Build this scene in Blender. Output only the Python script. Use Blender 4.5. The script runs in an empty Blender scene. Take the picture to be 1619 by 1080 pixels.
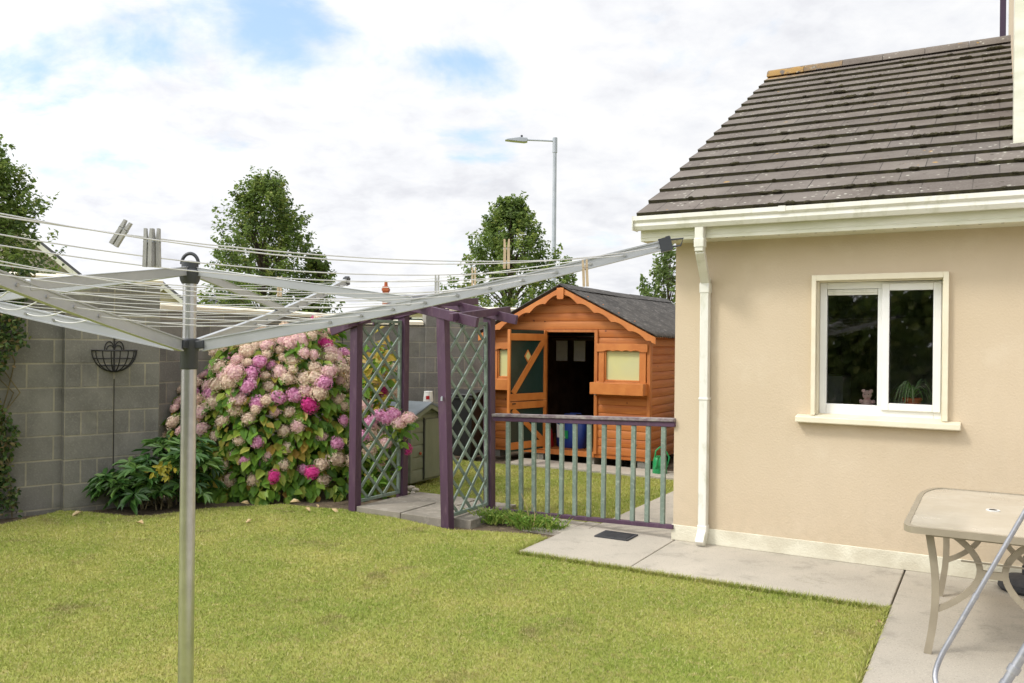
import bpy, bmesh, math, random
import numpy as np
from mathutils import Vector, Matrix, noise as mnoise
R = math.radians
random.seed(7); rng = np.random.default_rng(7)
scene = bpy.context.scene
COL = scene.collection

# ------------------------------------------------------------------ camera, sky, sun
FPX, CX, CY, CAMZ, ROLL = 1330.0, 809.5, 540.0, 1.6, R(0.6)
cam_d = bpy.data.cameras.new('camera'); cam = bpy.data.objects.new('camera', cam_d); COL.objects.link(cam)
cam_d.sensor_width = 36.0; cam_d.lens = FPX/1619*36.0; cam_d.clip_start = 0.05; cam_d.clip_end = 2000
cam.matrix_world = Matrix.Translation((0, 0, CAMZ)) @ Matrix.Rotation(R(90), 4, 'X') @ Matrix.Rotation(ROLL, 4, 'Z')
scene.camera = cam
TOSUN = Vector((-.578, -.245, .67)).normalized()

def build_world():
    w = bpy.data.worlds.new('World'); scene.world = w; w.use_nodes = True
    nt = w.node_tree; N = nt.nodes; L = nt.links; N.clear()
    out = N.new('ShaderNodeOutputWorld'); bg = N.new('ShaderNodeBackground'); L.new(bg.outputs[0], out.inputs[0])
    bg.inputs[1].default_value = 0.1
    sky = N.new('ShaderNodeTexSky'); sky.sky_type = 'NISHITA'; sky.sun_disc = False
    sky.sun_elevation = math.asin(TOSUN.z); sky.sun_rotation = math.atan2(TOSUN.x, TOSUN.y)
    tc = N.new('ShaderNodeTexCoord'); sep = N.new('ShaderNodeSeparateXYZ'); L.new(tc.outputs['Generated'], sep.inputs[0])
    def M(op, a, b=None, c=None):
        n = N.new('ShaderNodeMath'); n.operation = op
        for i, x in enumerate((a, b, c)):
            if x is None: continue
            if isinstance(x, (int, float)): n.inputs[i].default_value = x
            else: L.new(x, n.inputs[i])
        return n.outputs[0]
    den = M('ADD', M('MAXIMUM', sep.outputs[2], 0.0), 0.28)
    comb = N.new('ShaderNodeCombineXYZ')
    L.new(M('DIVIDE', sep.outputs[0], den), comb.inputs[0]); L.new(M('DIVIDE', sep.outputs[1], den), comb.inputs[1])
    def NO(scale, detail, rough, off, dist=0.0):
        mp = N.new('ShaderNodeMapping'); mp.inputs['Location'].default_value = off
        L.new(comb.outputs[0], mp.inputs[0])
        n = N.new('ShaderNodeTexNoise'); n.inputs['Scale'].default_value = scale
        n.inputs['Detail'].default_value = detail; n.inputs['Roughness'].default_value = rough
        n.inputs['Distortion'].default_value = dist
        L.new(mp.outputs[0], n.inputs[0]); return n.outputs[0]
    n1 = NO(3.2, 9, .56, (3.1, 7.7, 0), .3)
    n2 = NO(1.9, 7, .55, (11.2, 2.4, 0), .2)
    n3 = NO(6.5, 8, .6, (1.2, 5.4, 3), .2)
    cover = M('ADD', n1, 0.215)
    # gaps of blue between the clouds, fixed directions in the sky
    holes = [((330, 62), .080, .27), ((440, 50), .05, .18), ((200, 90), .06, .25), ((60, 110), .07, .25), ((775, 105), .075, .30), ((730, 90), .05, .18),
             ((215, 215), .05, .15), ((165, 320), .05, .16), ((240, 300), .04, .14), ((60, 190), .03, .08), ((740, 220), .03, .13), ((1010, 300), .03, .12), ((380, 0), .07, .2)]
    for (hx, hy), rad, amt in holes:
        rad *= .88; amt *= .66
        d = Vector(((hx-CX)/FPX, 1, (CY-hy)/FPX)).normalized()
        vd = N.new('ShaderNodeVectorMath'); vd.operation = 'SUBTRACT'; L.new(tc.outputs['Generated'], vd.inputs[0]); vd.inputs[1].default_value = d
        vm = N.new('ShaderNodeVectorMath'); vm.operation = 'MULTIPLY'; L.new(vd.outputs[0], vm.inputs[0]); vm.inputs[1].default_value = (.62, 1, 1.25)
        vl = N.new('ShaderNodeVectorMath'); vl.operation = 'LENGTH'; L.new(vm.outputs[0], vl.inputs[0])
        q = M('DIVIDE', vl.outputs['Value'], rad)
        g = M('EXPONENT', M('MULTIPLY', M('MULTIPLY', q, q), -1.0))
        cover = M('SUBTRACT', cover, M('MULTIPLY', g, amt))
    ramp = N.new('ShaderNodeMapRange'); ramp.interpolation_type = 'SMOOTHSTEP'
    L.new(cover, ramp.inputs[0]); ramp.inputs[1].default_value = .39; ramp.inputs[2].default_value = .62
    ramp.inputs[3].default_value = 0.0; ramp.inputs[4].default_value = 1.0
    # cloud brightness: pale grey undersides, white tops
    shade = M('ADD', M('MULTIPLY', n2, .50), M('MULTIPLY', n3, .50))
    cr = N.new('ShaderNodeValToRGB'); L.new(shade, cr.inputs[0])
    e = cr.color_ramp.elements
    e[0].position = .38; e[0].color = (.78, .79, .835, 1); e[1].position = .57; e[1].color = (1.0, 1.0, 1.0, 1)
    x = e.new(.47); x.color = (.90, .91, .94, 1)
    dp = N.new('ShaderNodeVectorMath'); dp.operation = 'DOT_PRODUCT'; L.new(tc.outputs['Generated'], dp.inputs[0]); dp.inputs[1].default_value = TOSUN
    glow = M('POWER', M('MULTIPLY', M('ADD', dp.outputs['Value'], 1.0), .5), 5.0)  # extra cloud brightness round the out-of-view sun, added to light the ground
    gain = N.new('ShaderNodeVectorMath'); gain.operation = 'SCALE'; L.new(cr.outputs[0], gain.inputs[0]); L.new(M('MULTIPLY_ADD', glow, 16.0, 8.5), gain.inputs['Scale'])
    blue = N.new('ShaderNodeVectorMath'); blue.operation = 'MULTIPLY_ADD'; L.new(sky.outputs[0], blue.inputs[0])
    blue.inputs[1].default_value = (1.0, 1.0, 1.0); blue.inputs[2].default_value = (2.7, 3.7, 4.6)
    mix = N.new('ShaderNodeMix'); mix.data_type = 'RGBA'
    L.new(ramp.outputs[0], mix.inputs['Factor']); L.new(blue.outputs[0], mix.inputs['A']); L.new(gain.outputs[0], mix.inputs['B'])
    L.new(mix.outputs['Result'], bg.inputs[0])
build_world()
sd = bpy.data.lights.new('sun', 'SUN'); sun = bpy.data.objects.new('sun', sd); COL.objects.link(sun)
sd.energy = 1.5; sd.angle = R(11); sd.color = (1, .95, .86)
sun.rotation_euler = TOSUN.to_track_quat('Z', 'Y').to_euler(); sun.location = (0, 0, 30)
scene.view_settings.view_transform = 'Standard'; scene.view_settings.look = 'None'
scene.view_settings.gamma = 1.0; scene.view_settings.exposure = 0.25
scene.cycles.max_bounces = 6; scene.cycles.transparent_max_bounces = 12

# ------------------------------------------------------------------ frames and picture measurements
K = Vector((1.33, 6.86, 0)); TH = R(-29.8)
U = Vector((math.cos(TH), math.sin(TH), 0)); V = Vector((-math.sin(TH), math.cos(TH), 0))
def W(u, v, h=0.0): return Vector((K.x+U.x*u+V.x*v, K.y+U.y*u+V.y*v, h))
def ray(px, py):
    dx, dy = px-CX, py-CY; c, s = math.cos(ROLL), math.sin(ROLL)
    return (dx*c+dy*s)/FPX, -(-dx*s+dy*c)/FPX
def at(px, py, d):
    a, b = ray(px, py); return Vector((a*d, d, CAMZ+b*d))
def gr(px, py, z=0.0):
    a, b = ray(px, py); d = (z-CAMZ)/b; return Vector((a*d, d, z))
def to_uv(p):
    q = Vector((p.x, p.y, 0))-K; return q.dot(U), q.dot(V), p.z
def hit_v(px, py, v):
    a, b = ray(px, py); d = Vector((a, 1, 0)); t = (v+K.dot(V))/d.dot(V)
    return to_uv(Vector((a*t, t, CAMZ+b*t)))
def hit_u(px, py, u):
    a, b = ray(px, py); d = Vector((a, 1, 0)); t = (u+K.dot(U))/d.dot(U)
    return to_uv(Vector((a*t, t, CAMZ+b*t)))

# ------------------------------------------------------------------ materials
def newmat(name):
    m = bpy.data.materials.new(name); m.use_nodes = True
    nt = m.node_tree; b = nt.nodes['Principled BSDF']; return m, nt, b
def nmix(nt, a, b, fac):
    n = nt.nodes.new('ShaderNodeMix'); n.data_type = 'RGBA'
    for s, x in (('A', a), ('B', b)):
        if isinstance(x, tuple): n.inputs[s].default_value = (*x[:3], 1)
        else: nt.links.new(x, n.inputs[s])
    if isinstance(fac, float): n.inputs['Factor'].default_value = fac
    else: nt.links.new(fac, n.inputs['Factor'])
    return n.outputs['Result']
def nnoise(nt, vec, scale, detail=4, rough=.55, dist=0):
    n = nt.nodes.new('ShaderNodeTexNoise'); n.inputs['Scale'].default_value = scale
    n.inputs['Detail'].default_value = detail; n.inputs['Roughness'].default_value = rough; n.inputs['Distortion'].default_value = dist
    nt.links.new(vec, n.inputs[0]); return n.outputs[0]
def nmap(nt, val, a, b, c=0.0, d=1.0):
    n = nt.nodes.new('ShaderNodeMapRange'); nt.links.new(val, n.inputs[0])
    for i, x in enumerate((a, b, c, d)): n.inputs[i+1].default_value = x
    return n.outputs[0]
def nmath(nt, op, a, b):
    n = nt.nodes.new('ShaderNodeMath'); n.operation = op
    for i, x in enumerate((a, b)):
        if isinstance(x, (int, float)): n.inputs[i].default_value = x
        else: nt.links.new(x, n.inputs[i])
    return n.outputs[0]
def ntc(nt, which='Object', scale=None):
    t = nt.nodes.new('ShaderNodeTexCoord'); o = t.outputs[which]
    if scale:
        mp = nt.nodes.new('ShaderNodeMapping'); mp.inputs['Scale'].default_value = scale; nt.links.new(o, mp.inputs[0]); o = mp.outputs[0]
    return o
def nbump(nt, bsdf, h, strength, dist=.01):
    n = nt.nodes.new('ShaderNodeBump'); n.inputs['Strength'].default_value = strength; n.inputs['Distance'].default_value = dist
    nt.links.new(h, n.inputs['Height']); nt.links.new(n.outputs[0], bsdf.inputs['Normal'])
def simple(name, c1, c2=None, scale=6, rough=.6, metal=0.0, bump=0.0, bscale=None, stretch=None, c3=None, spec=None, lo=.38, hi=.62, bdist=.005):
    m, nt, b = newmat(name); o = ntc(nt, 'Object', stretch)
    if c2 is None: c2 = tuple(x*.85 for x in c1)
    n = nnoise(nt, o, scale, 6)
    col = nmix(nt, c1, c2, nmap(nt, n, lo, hi))
    if c3: col = nmix(nt, col, c3, nmap(nt, nnoise(nt, o, scale*4.3, 5, .6), .52, .72))
    nt.links.new(col, b.inputs['Base Color']); b.inputs['Roughness'].default_value = rough; b.inputs['Metallic'].default_value = metal
    if spec is not None: b.inputs['Specular IOR Level'].default_value = spec
    if bump: nbump(nt, b, nnoise(nt, o, bscale or scale*5, 5), bump, bdist)
    return m
MAT = {}
def s(name, *a, **k): MAT[name] = simple(name, *a, **k)
def m_render():
    m, nt, b = newmat('render'); o = ntc(nt); st = ntc(nt, 'Object', (3.5, 3.5, .35))
    col = nmix(nt, (.61, .505, .37), (.57, .465, .33), nmap(nt, nnoise(nt, o, 1.3, 6), .3, .7))
    col = nmix(nt, col, (.52, .43, .31), nmap(nt, nnoise(nt, st, 1.6, 6, .65), .54, .82, 0, .3))
    col = nmix(nt, col, (.66, .565, .43), nmap(nt, nnoise(nt, o, 3.7, 5, .6), .55, .8, 0, .6))
    sp = nt.nodes.new('ShaderNodeSeparateXYZ'); nt.links.new(o, sp.inputs[0])
    low = nmath(nt, 'MULTIPLY', nmap(nt, sp.outputs[2], .50, .12, 0, .38), nmap(nt, nnoise(nt, o, 14, 6, .7), .42, .70))
    col = nmix(nt, col, (.44, .37, .26), low)
    nt.links.new(col, b.inputs['Base Color']); b.inputs['Roughness'].default_value = .92
    nbump(nt, b, nnoise(nt, o, 70, 4), .5, .005); MAT['render'] = m
m_render()
s('cream_paint', (.80, .74, .58), (.74, .67, .51), 5, .7, bump=.3, bscale=60)
s('plinth_paint', (.74, .71, .58), (.60, .56, .44), 4, .85, bump=.8, bscale=70)
s('upvc', (.80, .79, .73), (.73, .72, .64), 3, .30, stretch=(1, 1, .5), c3=(.60, .60, .49))
s('upvc_stained', (.76, .75, .64), (.64, .64, .50), 3, .35, stretch=(1, 1, 3))
s('white_frame', (.84, .84, .82), (.80, .80, .78), 3, .25)
s('purple', (.088, .040, .080), (.066, .032, .058), 5, .55, bump=.25, bscale=50, stretch=(1, 1, .3), c3=(.115, .065, .095))
s('purple_worn', (.16, .11, .13), (.30, .27, .25), 9, .7, bump=.4, bscale=40, stretch=(.4, 3, 3))
s('sage', (.20, .26, .215), (.155, .205, .165), 7, .6, bump=.25, bscale=50, c3=(.30, .35, .29))
s('sage_dark', (.21, .225, .165), (.17, .185, .13), 5, .75, bump=.3, bscale=40, stretch=(1, 1, .4))
s('felt_blue', (.15, .17, .19), (.11, .13, .14), 6, .8, bump=.2)
s('timber', (.47, .15, .032), (.36, .10, .020), 3.5, .5, bump=.25, bscale=60, stretch=(1, 1, 6), c3=(.52, .19, .05))
def m_timber():
    m, nt, b = newmat('timber'); o = ntc(nt)
    mp = nt.nodes.new('ShaderNodeMapping'); mp.vector_type = 'POINT'; mp.inputs['Rotation'].default_value = (0, 0, -TH); mp.inputs['Scale'].default_value = (1, 1, 1); nt.links.new(o, mp.inputs[0])
    st = nt.nodes.new('ShaderNodeMapping'); st.inputs['Scale'].default_value = (.9, .9, 22); nt.links.new(mp.outputs[0], st.inputs[0])
    col = nmix(nt, (.50, .165, .036), (.33, .088, .018), nmap(nt, nnoise(nt, st.outputs[0], 2.6, 6, .65, .6), .34, .68))
    sp = nt.nodes.new('ShaderNodeSeparateXYZ'); nt.links.new(o, sp.inputs[0])
    row = nmath(nt, 'FLOOR', nmath(nt, 'DIVIDE', nmath(nt, 'SUBTRACT', sp.outputs[2], .15), .108), 0)
    wn = nt.nodes.new('ShaderNodeTexWhiteNoise'); wn.noise_dimensions = '1D'; nt.links.new(row, wn.inputs['W'])
    col = nmix(nt, col, (.56, .22, .065), nmap(nt, wn.outputs['Value'], .35, 1.0, 0, .5))
    vo = nt.nodes.new('ShaderNodeTexVoronoi'); vo.inputs['Scale'].default_value = 4.5; nt.links.new(o, vo.inputs['Vector'])
    col = nmix(nt, col, (.16, .045, .014), nmap(nt, vo.outputs['Distance'], .085, .05))
    col = nmix(nt, col, (.30, .12, .05), nmap(nt, nnoise(nt, o, 2.2, 6, .7), .58, .78, 0, .55))
    nt.links.new(col, b.inputs['Base Color']); b.inputs['Roughness'].default_value = .58; b.inputs['Specular IOR Level'].default_value = .3
    nbump(nt, b, nnoise(nt, st.outputs[0], 9, 5), .3, .004); MAT['timber'] = m
m_timber()
s('timber_v', (.50, .175, .040), (.42, .13, .028), 4, .5, bump=.2, bscale=60, stretch=(5, 5, .8))
s('timber_trim', (.58, .21, .05), (.50, .16, .035), 5, .45, bump=.15, bscale=60)
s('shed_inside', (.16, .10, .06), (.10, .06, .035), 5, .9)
s('bottle_green', (.012, .035, .028), (.02, .045, .04), 2, .25)
s('blind', (.62, .60, .27), (.56, .56, .32), 1.4, .35)
s('roof_sheet', (.085, .08, .075), (.055, .052, .05), 3, .9, bump=.5, bscale=90, c3=(.17, .16, .15), bdist=.01)
s('alu', (.58, .58, .57), (.50, .50, .49), 6, .30, metal=.92, stretch=(3, 3, 3))
s('alu_arm', (.50, .515, .53), (.44, .455, .47), 3, .40, metal=.45)
s('steel_tube', (.40, .41, .45), (.33, .34, .38), 9, .45, metal=.7, c3=(.48, .48, .50))
s('grey_plastic', (.045, .05, .055), (.035, .038, .045), 6, .45)
s('line', (.70, .70, .69), (.60, .60, .60), 9, .5)
s('peg_grey', (.42, .42, .40), (.34, .34, .32), 30, .7)
s('peg_wood', (.55, .43, .28), (.48, .37, .24), 30, .7)
s('black_iron', (.012, .012, .013), (.02, .018, .016), 12, .6)
s('pebble', (.55, .50, .42), (.40, .36, .30), 9, .8, bump=.2)
s('bark', (.10, .075, .055), (.06, .045, .03), 8, .9, bump=.6, stretch=(1, 1, .3))
s('stem', (.20, .16, .08), (.12, .10, .05), 8, .8)
s('soil', (.15, .11, .07), (.09, .065, .042), 4, .95, bump=.8, bscale=25, c3=(.24, .19, .11), bdist=.03)
s('taupe_metal', (.335, .29, .215), (.29, .25, .185), 8, .4)
s('galv', (.42, .45, .48), (.36, .39, .42), 5, .5, metal=.4)
s('far_cream', (.62, .55, .42), (.56, .50, .38), .5, .9)
s('far_grey_wall', (.42, .39, .33), (.38, .35, .30), .5, .9)
s('far_roof', (.12, .12, .13), (.09, .09, .10), 1.2, .85)
s('brick_red', (.45, .12, .05), (.36, .09, .04), 3, .85)
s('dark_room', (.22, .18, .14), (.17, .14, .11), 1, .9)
s('terracotta', (.60, .14, .06), (.52, .11, .05), 8, .7)
s('pink_plush', (.92, .62, .60), (.88, .55, .55), 20, .95, bump=.5, bscale=200)
s('blue_bag', (.02, .06, .30), (.015, .04, .22), 5, .4, bump=.4, bscale=12, bdist=.02)
s('red_plastic', (.42, .015, .02), None, 5, .4)
s('green_plastic', (.02, .30, .10), (.015, .24, .08), 5, .35)
s('bin_black', (.010, .011, .011), (.016, .017, .017), 6, .5)
s('bin_blue', (.02, .07, .30), None, 6, .4)
s('white_pot', (.78, .77, .74), (.70, .68, .66), 8, .35)
s('grate', (.035, .037, .042), (.055, .055, .06), 20, .7, bump=.4)
s('dead_leaf', (.58, .46, .25), (.42, .30, .14), 30, .8)
s('moss', (.035, .030, .016), (.055, .05, .02), 20, 1.0, bump=.8, bscale=120)
s('flash_dark', (.035, .015, .05), None, 5, .5)
s('shelf_grey', (.55, .56, .55), None, 5, .8)

# concrete
def m_concrete():
    m, nt, b = newmat('concrete'); o = ntc(nt)
    n = nnoise(nt, o, 1.1, 8, .6); col = nmix(nt, (.475, .43, .36), (.375, .34, .285), nmap(nt, n, .35, .65))
    sp = nnoise(nt, o, 120, 2, .6); col = nmix(nt, col, (.55, .51, .43), nmap(nt, sp, .56, .72))
    sp2 = nnoise(nt, o, 85, 2, .5); col = nmix(nt, col, (.24, .22, .19), nmap(nt, sp2, .60, .76))
    st = nnoise(nt, o, 3.5, 7, .7); col = nmix(nt, col, (.22, .205, .17), nmap(nt, st, .53, .74, 0, .75)); col = nmix(nt, col, (.16, .16, .10), nmap(nt, nnoise(nt, o, 1.9, 8, .75, .4), .60, .76, 0, .7))
    nt.links.new(col, b.inputs['Base Color']); b.inputs['Roughness'].default_value = .92
    nbump(nt, b, nnoise(nt, o, 130, 4), .4, .004); MAT['concrete'] = m
m_concrete()
def m_blocks(nm, bw, off, sq):
    m, nt, b = newmat(nm); o = ntc(nt, 'UV'); ob = ntc(nt)
    br = nt.nodes.new('ShaderNodeTexBrick'); nt.links.new(o, br.inputs['Vector'])
    br.offset = off; br.squash = sq; br.squash_frequency = 2; br.inputs['Scale'].default_value = 1
    br.inputs['Brick Width'].default_value = bw; br.inputs['Row Height'].default_value = .225
    br.inputs['Mortar Size'].default_value = .009; br.inputs['Mortar Smooth'].default_value = .25; br.inputs['Bias'].default_value = 0
    br.inputs['Color1'].default_value = (.255, .245, .215, 1); br.inputs['Color2'].default_value = (.185, .178, .158, 1)
    br.inputs['Mortar'].default_value = (.36, .33, .25, 1)
    n = nnoise(nt, ob, 2.2, 8, .65)
    col = nmix(nt, br.outputs['Color'], (.105, .10, .088), nmap(nt, n, .42, .72, 0, .8))
    n2 = nnoise(nt, ob, 60, 3, .6); col = nmix(nt, col, (.30, .29, .26), nmap(nt, n2, .52, .75, 0, .5))
    n3 = nnoise(nt, ob, 1.4, 4, .5); col = nmix(nt, col, (.15, .15, .095), nmap(nt, n3, .52, .75, 0, .6))
    stn = nnoise(nt, ntc(nt, 'Object', (2.5, 2.5, .4)), 2.2, 6, .65); col = nmix(nt, col, (.33, .315, .275), nmap(nt, stn, .55, .75, 0, .5))
    nt.links.new(col, b.inputs['Base Color']); b.inputs['Roughness'].default_value = .95
    h = nmath(nt, 'ADD', nmath(nt, 'MULTIPLY', br.outputs['Fac'], -1.0), nmath(nt, 'MULTIPLY', n2, .6))
    nbump(nt, b, h, .7, .008); MAT[nm] = m
m_blocks('blockwork', .45, .5, 1.0); m_blocks('pier_blockwork', .43, 0.0, .3345)
s('old_concrete', (.29, .26, .215), (.21, .19, .155), 3, .95, bump=.4, bscale=90, c3=(.36, .33, .28))
def m_tiles():
    m, nt, b = newmat('roof_tile'); o = ntc(nt, 'UV'); ob = ntc(nt)
    br = nt.nodes.new('ShaderNodeTexBrick'); nt.links.new(o, br.inputs['Vector']); br.offset = .5
    for k_, v_ in (('Scale', 1), ('Brick Width', .31), ('Row Height', .2945), ('Mortar Size', .0035), ('Mortar Smooth', .1), ('Bias', 0)): br.inputs[k_].default_value = v_
    br.inputs['Color1'].default_value = (.185, .160, .138, 1); br.inputs['Color2'].default_value = (.140, .122, .108, 1)
    br.inputs['Mortar'].default_value = (.03, .026, .022, 1)
    n = nnoise(nt, ob, 1.8, 8, .65); col = nmix(nt, br.outputs['Color'], (.10, .082, .07), nmap(nt, n, .38, .7))
    g = nnoise(nt, ob, 70, 3, .6); col = nmix(nt, col, (.22, .20, .18), nmap(nt, g, .5, .75, 0, .6))
    vo = nt.nodes.new('ShaderNodeTexVoronoi'); vo.inputs['Scale'].default_value = 17; vo.inputs['Randomness'].default_value = 1
    mpv = nt.nodes.new('ShaderNodeMapping'); mpv.inputs['Scale'].default_value = (1, 1, 1.5); nt.links.new(ob, mpv.inputs[0]); nt.links.new(mpv.outputs[0], vo.inputs['Vector'])
    msk = nmath(nt, 'MULTIPLY', nmap(nt, vo.outputs['Distance'], .26, .14), nmap(nt, nnoise(nt, ob, 5, 3), .47, .57))
    msk = nmath(nt, 'MULTIPLY', msk, nmap(nt, nnoise(nt, ob, 90, 2), .38, .5))
    col = nmix(nt, col, (.50, .49, .42), msk)
    mo = nnoise(nt, ob, 9, 6, .7); col = nmix(nt, col, (.04, .032, .02), nmap(nt, mo, .62, .68))
    # orange lichen close to the verge end of the ridge (a patch with a place of its own)
    sep = nt.nodes.new('ShaderNodeSeparateXYZ'); nt.links.new(o, sep.inputs[0])
    lx = nmap(nt, sep.outputs[0], .7, .1); ly = nmap(nt, sep.outputs[1], 4.6, 4.95)
    lo = nmath(nt, 'MULTIPLY', nmath(nt, 'MULTIPLY', lx, ly), nmap(nt, nnoise(nt, ob, 11, 4, .6), .42, .5))
    few = nmap(nt, nnoise(nt, ob, 6.3, 4, .6), .70, .73)
    col = nmix(nt, col, (.42, .24, .05), nmath(nt, 'MAXIMUM', lo, few))
    nt.links.new(col, b.inputs['Base Color']); b.inputs['Roughness'].default_value = .95
    h = nmath(nt, 'ADD', nmath(nt, 'MULTIPLY', br.outputs['Fac'], -1.0), nmath(nt, 'MULTIPLY', g, .5)); nbump(nt, b, h, .6, .006)
    MAT['roof_tile'] = m
m_tiles()
def m_grass(name, blade):
    m, nt, b = newmat(name); o = ntc(nt)
    n1 = nnoise(nt, o, .9, 6, .6); n2 = nnoise(nt, o, 3.2, 7, .7); n3 = nnoise(nt, o, 17, 5, .65)
    k = 1.0 if blade else .9
    g1 = (.280*k, .345*k, .062*k); g2 = (.445*k, .435*k, .120*k); g3 = (.50*k, .415*k, .17*k)
    col = nmix(nt, g1, g2, nmap(nt, n1, .36, .64)); col = nmix(nt, col, g1, nmap(nt, n2, .52, .70, 0, .8))
    col = nmix(nt, col, g3, nmap(nt, n3, .53, .70, 0, .75))
    n4 = nnoise(nt, o, 1.7, 7, .7, .5); col = nmix(nt, col, (.22, .165, .08), nmap(nt, n4, .57, .70, 0, .75))
    if blade:
        a = nt.nodes.new('ShaderNodeAttribute'); a.attribute_name = 'rnd'
        col = nmix(nt, col, (.52, .46, .24), nmap(nt, a.outputs['Fac'], .80, .90, 0, .85))
        col = nmix(nt, col, (.15, .23, .03), nmap(nt, a.outputs['Fac'], .22, .10, 0, .7))
    nt.links.new(col, b.inputs['Base Color']); b.inputs['Roughness'].default_value = .7; b.inputs['Specular IOR Level'].default_value = .2
    if not blade: nbump(nt, b, nnoise(nt, o, 70, 4), 1.0, .02)
    MAT[name] = m
m_grass('lawn_base', False); m_grass('grass_blade', True)
def m_leaf(name, cols, rough=.5, trans=.35, spec=.35):
    m, nt, b = newmat(name)
    a = nt.nodes.new('ShaderNodeAttribute'); a.attribute_name = 'rnd'
    r = nt.nodes.new('ShaderNodeValToRGB'); nt.links.new(a.outputs['Fac'], r.inputs[0])
    e = r.color_ramp.elements
    e[0].position = 0; e[0].color = (*cols[0], 1); e[1].position = 1; e[1].color = (*cols[-1], 1)
    for i, c in enumerate(cols[1:-1]): x = e.new((i+1)/(len(cols)-1)); x.color = (*c, 1)
    nt.links.new(r.outputs[0], b.inputs['Base Color']); b.inputs['Roughness'].default_value = rough; b.inputs['Specular IOR Level'].default_value = spec
    t = nt.nodes.new('ShaderNodeBsdfTranslucent'); nt.links.new(r.outputs[0], t.inputs[0])
    mx = nt.nodes.new('ShaderNodeMixShader'); mx.inputs[0].default_value = trans
    nt.links.new(b.outputs[0], mx.inputs[1]); nt.links.new(t.outputs[0], mx.inputs[2])
    nt.links.new(mx.outputs[0], nt.nodes['Material Output'].inputs[0]); MAT[name] = m
m_leaf('leaf_tree', [(.09, .14, .045), (.13, .20, .05), (.185, .27, .06), (.26, .34, .08), (.36, .39, .11)], .5, .48)
m_leaf('leaf_thin', [(.12, .18, .06), (.18, .26, .08), (.26, .31, .10)], .5, .45)
m_leaf('leaf_hydrangea', [(.07, .16, .025), (.12, .25, .03), (.18, .34, .04), (.28, .42, .06), (.42, .44, .08), (.50, .28, .06)], .45)
m_leaf('leaf_yellow', [(.30, .30, .04), (.50, .42, .05), (.55, .40, .08), (.45, .30, .10)], .5)
m_leaf('leaf_shrub', [(.045, .12, .03), (.07, .17, .04), (.11, .23, .05), (.18, .31, .07)], .3, .25, .5)
m_leaf('leaf_ivy', [(.03, .06, .018), (.05, .10, .022), (.08, .14, .03), (.14, .19, .05), (.20, .14, .06)])
m_leaf('leaf_weed', [(.12, .24, .03), (.20, .34, .05), (.34, .38, .09), (.45, .40, .2)])
m_leaf('leaf_spider', [(.25, .50, .18), (.40, .65, .30), (.65, .78, .50)])
m_leaf('flower_dusty', [(.55, .41, .31), (.80, .62, .50), (.88, .75, .60), (.84, .75, .54), (.86, .63, .58)], .7, .3, .1)
m_leaf('flower_blush', [(.62, .38, .38), (.86, .60, .62), (.84, .64, .58), (.84, .68, .54)], .7, .3, .1)
m_leaf('flower_pink', [(.52, .18, .34), (.80, .38, .60), (.82, .50, .66), (.80, .40, .56)], .7, .3, .1)
m_leaf('flower_magenta', [(.55, .04, .22), (.66, .07, .30), (.72, .14, .38)], .7, .3, .1)
def m_glass():
    m = bpy.data.materials.new('window_glass'); m.use_nodes = True; nt = m.node_tree; nt.nodes.clear()
    o = nt.nodes.new('ShaderNodeOutputMaterial'); t = nt.nodes.new('ShaderNodeBsdfTransparent'); g = nt.nodes.new('ShaderNodeBsdfGlossy')
    t.inputs[0].default_value = (.93, .95, .94, 1); g.inputs['Roughness'].default_value = .02
    f = nt.nodes.new('ShaderNodeFresnel'); f.inputs[0].default_value = 1.6
    mr = nmath(nt, 'MULTIPLY', f.outputs[0], 2.4)
    mx = nt.nodes.new('ShaderNodeMixShader'); nt.links.new(mr, mx.inputs[0]); nt.links.new(t.outputs[0], mx.inputs[1]); nt.links.new(g.outputs[0], mx.inputs[2])
    nt.links.new(mx.outputs[0], o.inputs[0]); MAT['glass'] = m
    m2, nt2, b2 = newmat('table_glass'); b2.inputs['Base Color'].default_value = (.62, .58, .49, 1); b2.inputs['Roughness'].default_value = .12
    b2.inputs['Coat Weight'].default_value = .6; b2.inputs['Coat Roughness'].default_value = .03
    n = nnoise(nt2, ntc(nt2), 4, 6, .65); nt2.links.new(nmix(nt2, (.50, .46, .38), (.57, .53, .45), nmap(nt2, n, .35, .65)), b2.inputs['Base Color'])
    nt2.links.new(nmap(nt2, n, .35, .65, .10, .28), b2.inputs['Roughness']); MAT['table_glass'] = m2
m_glass()

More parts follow.
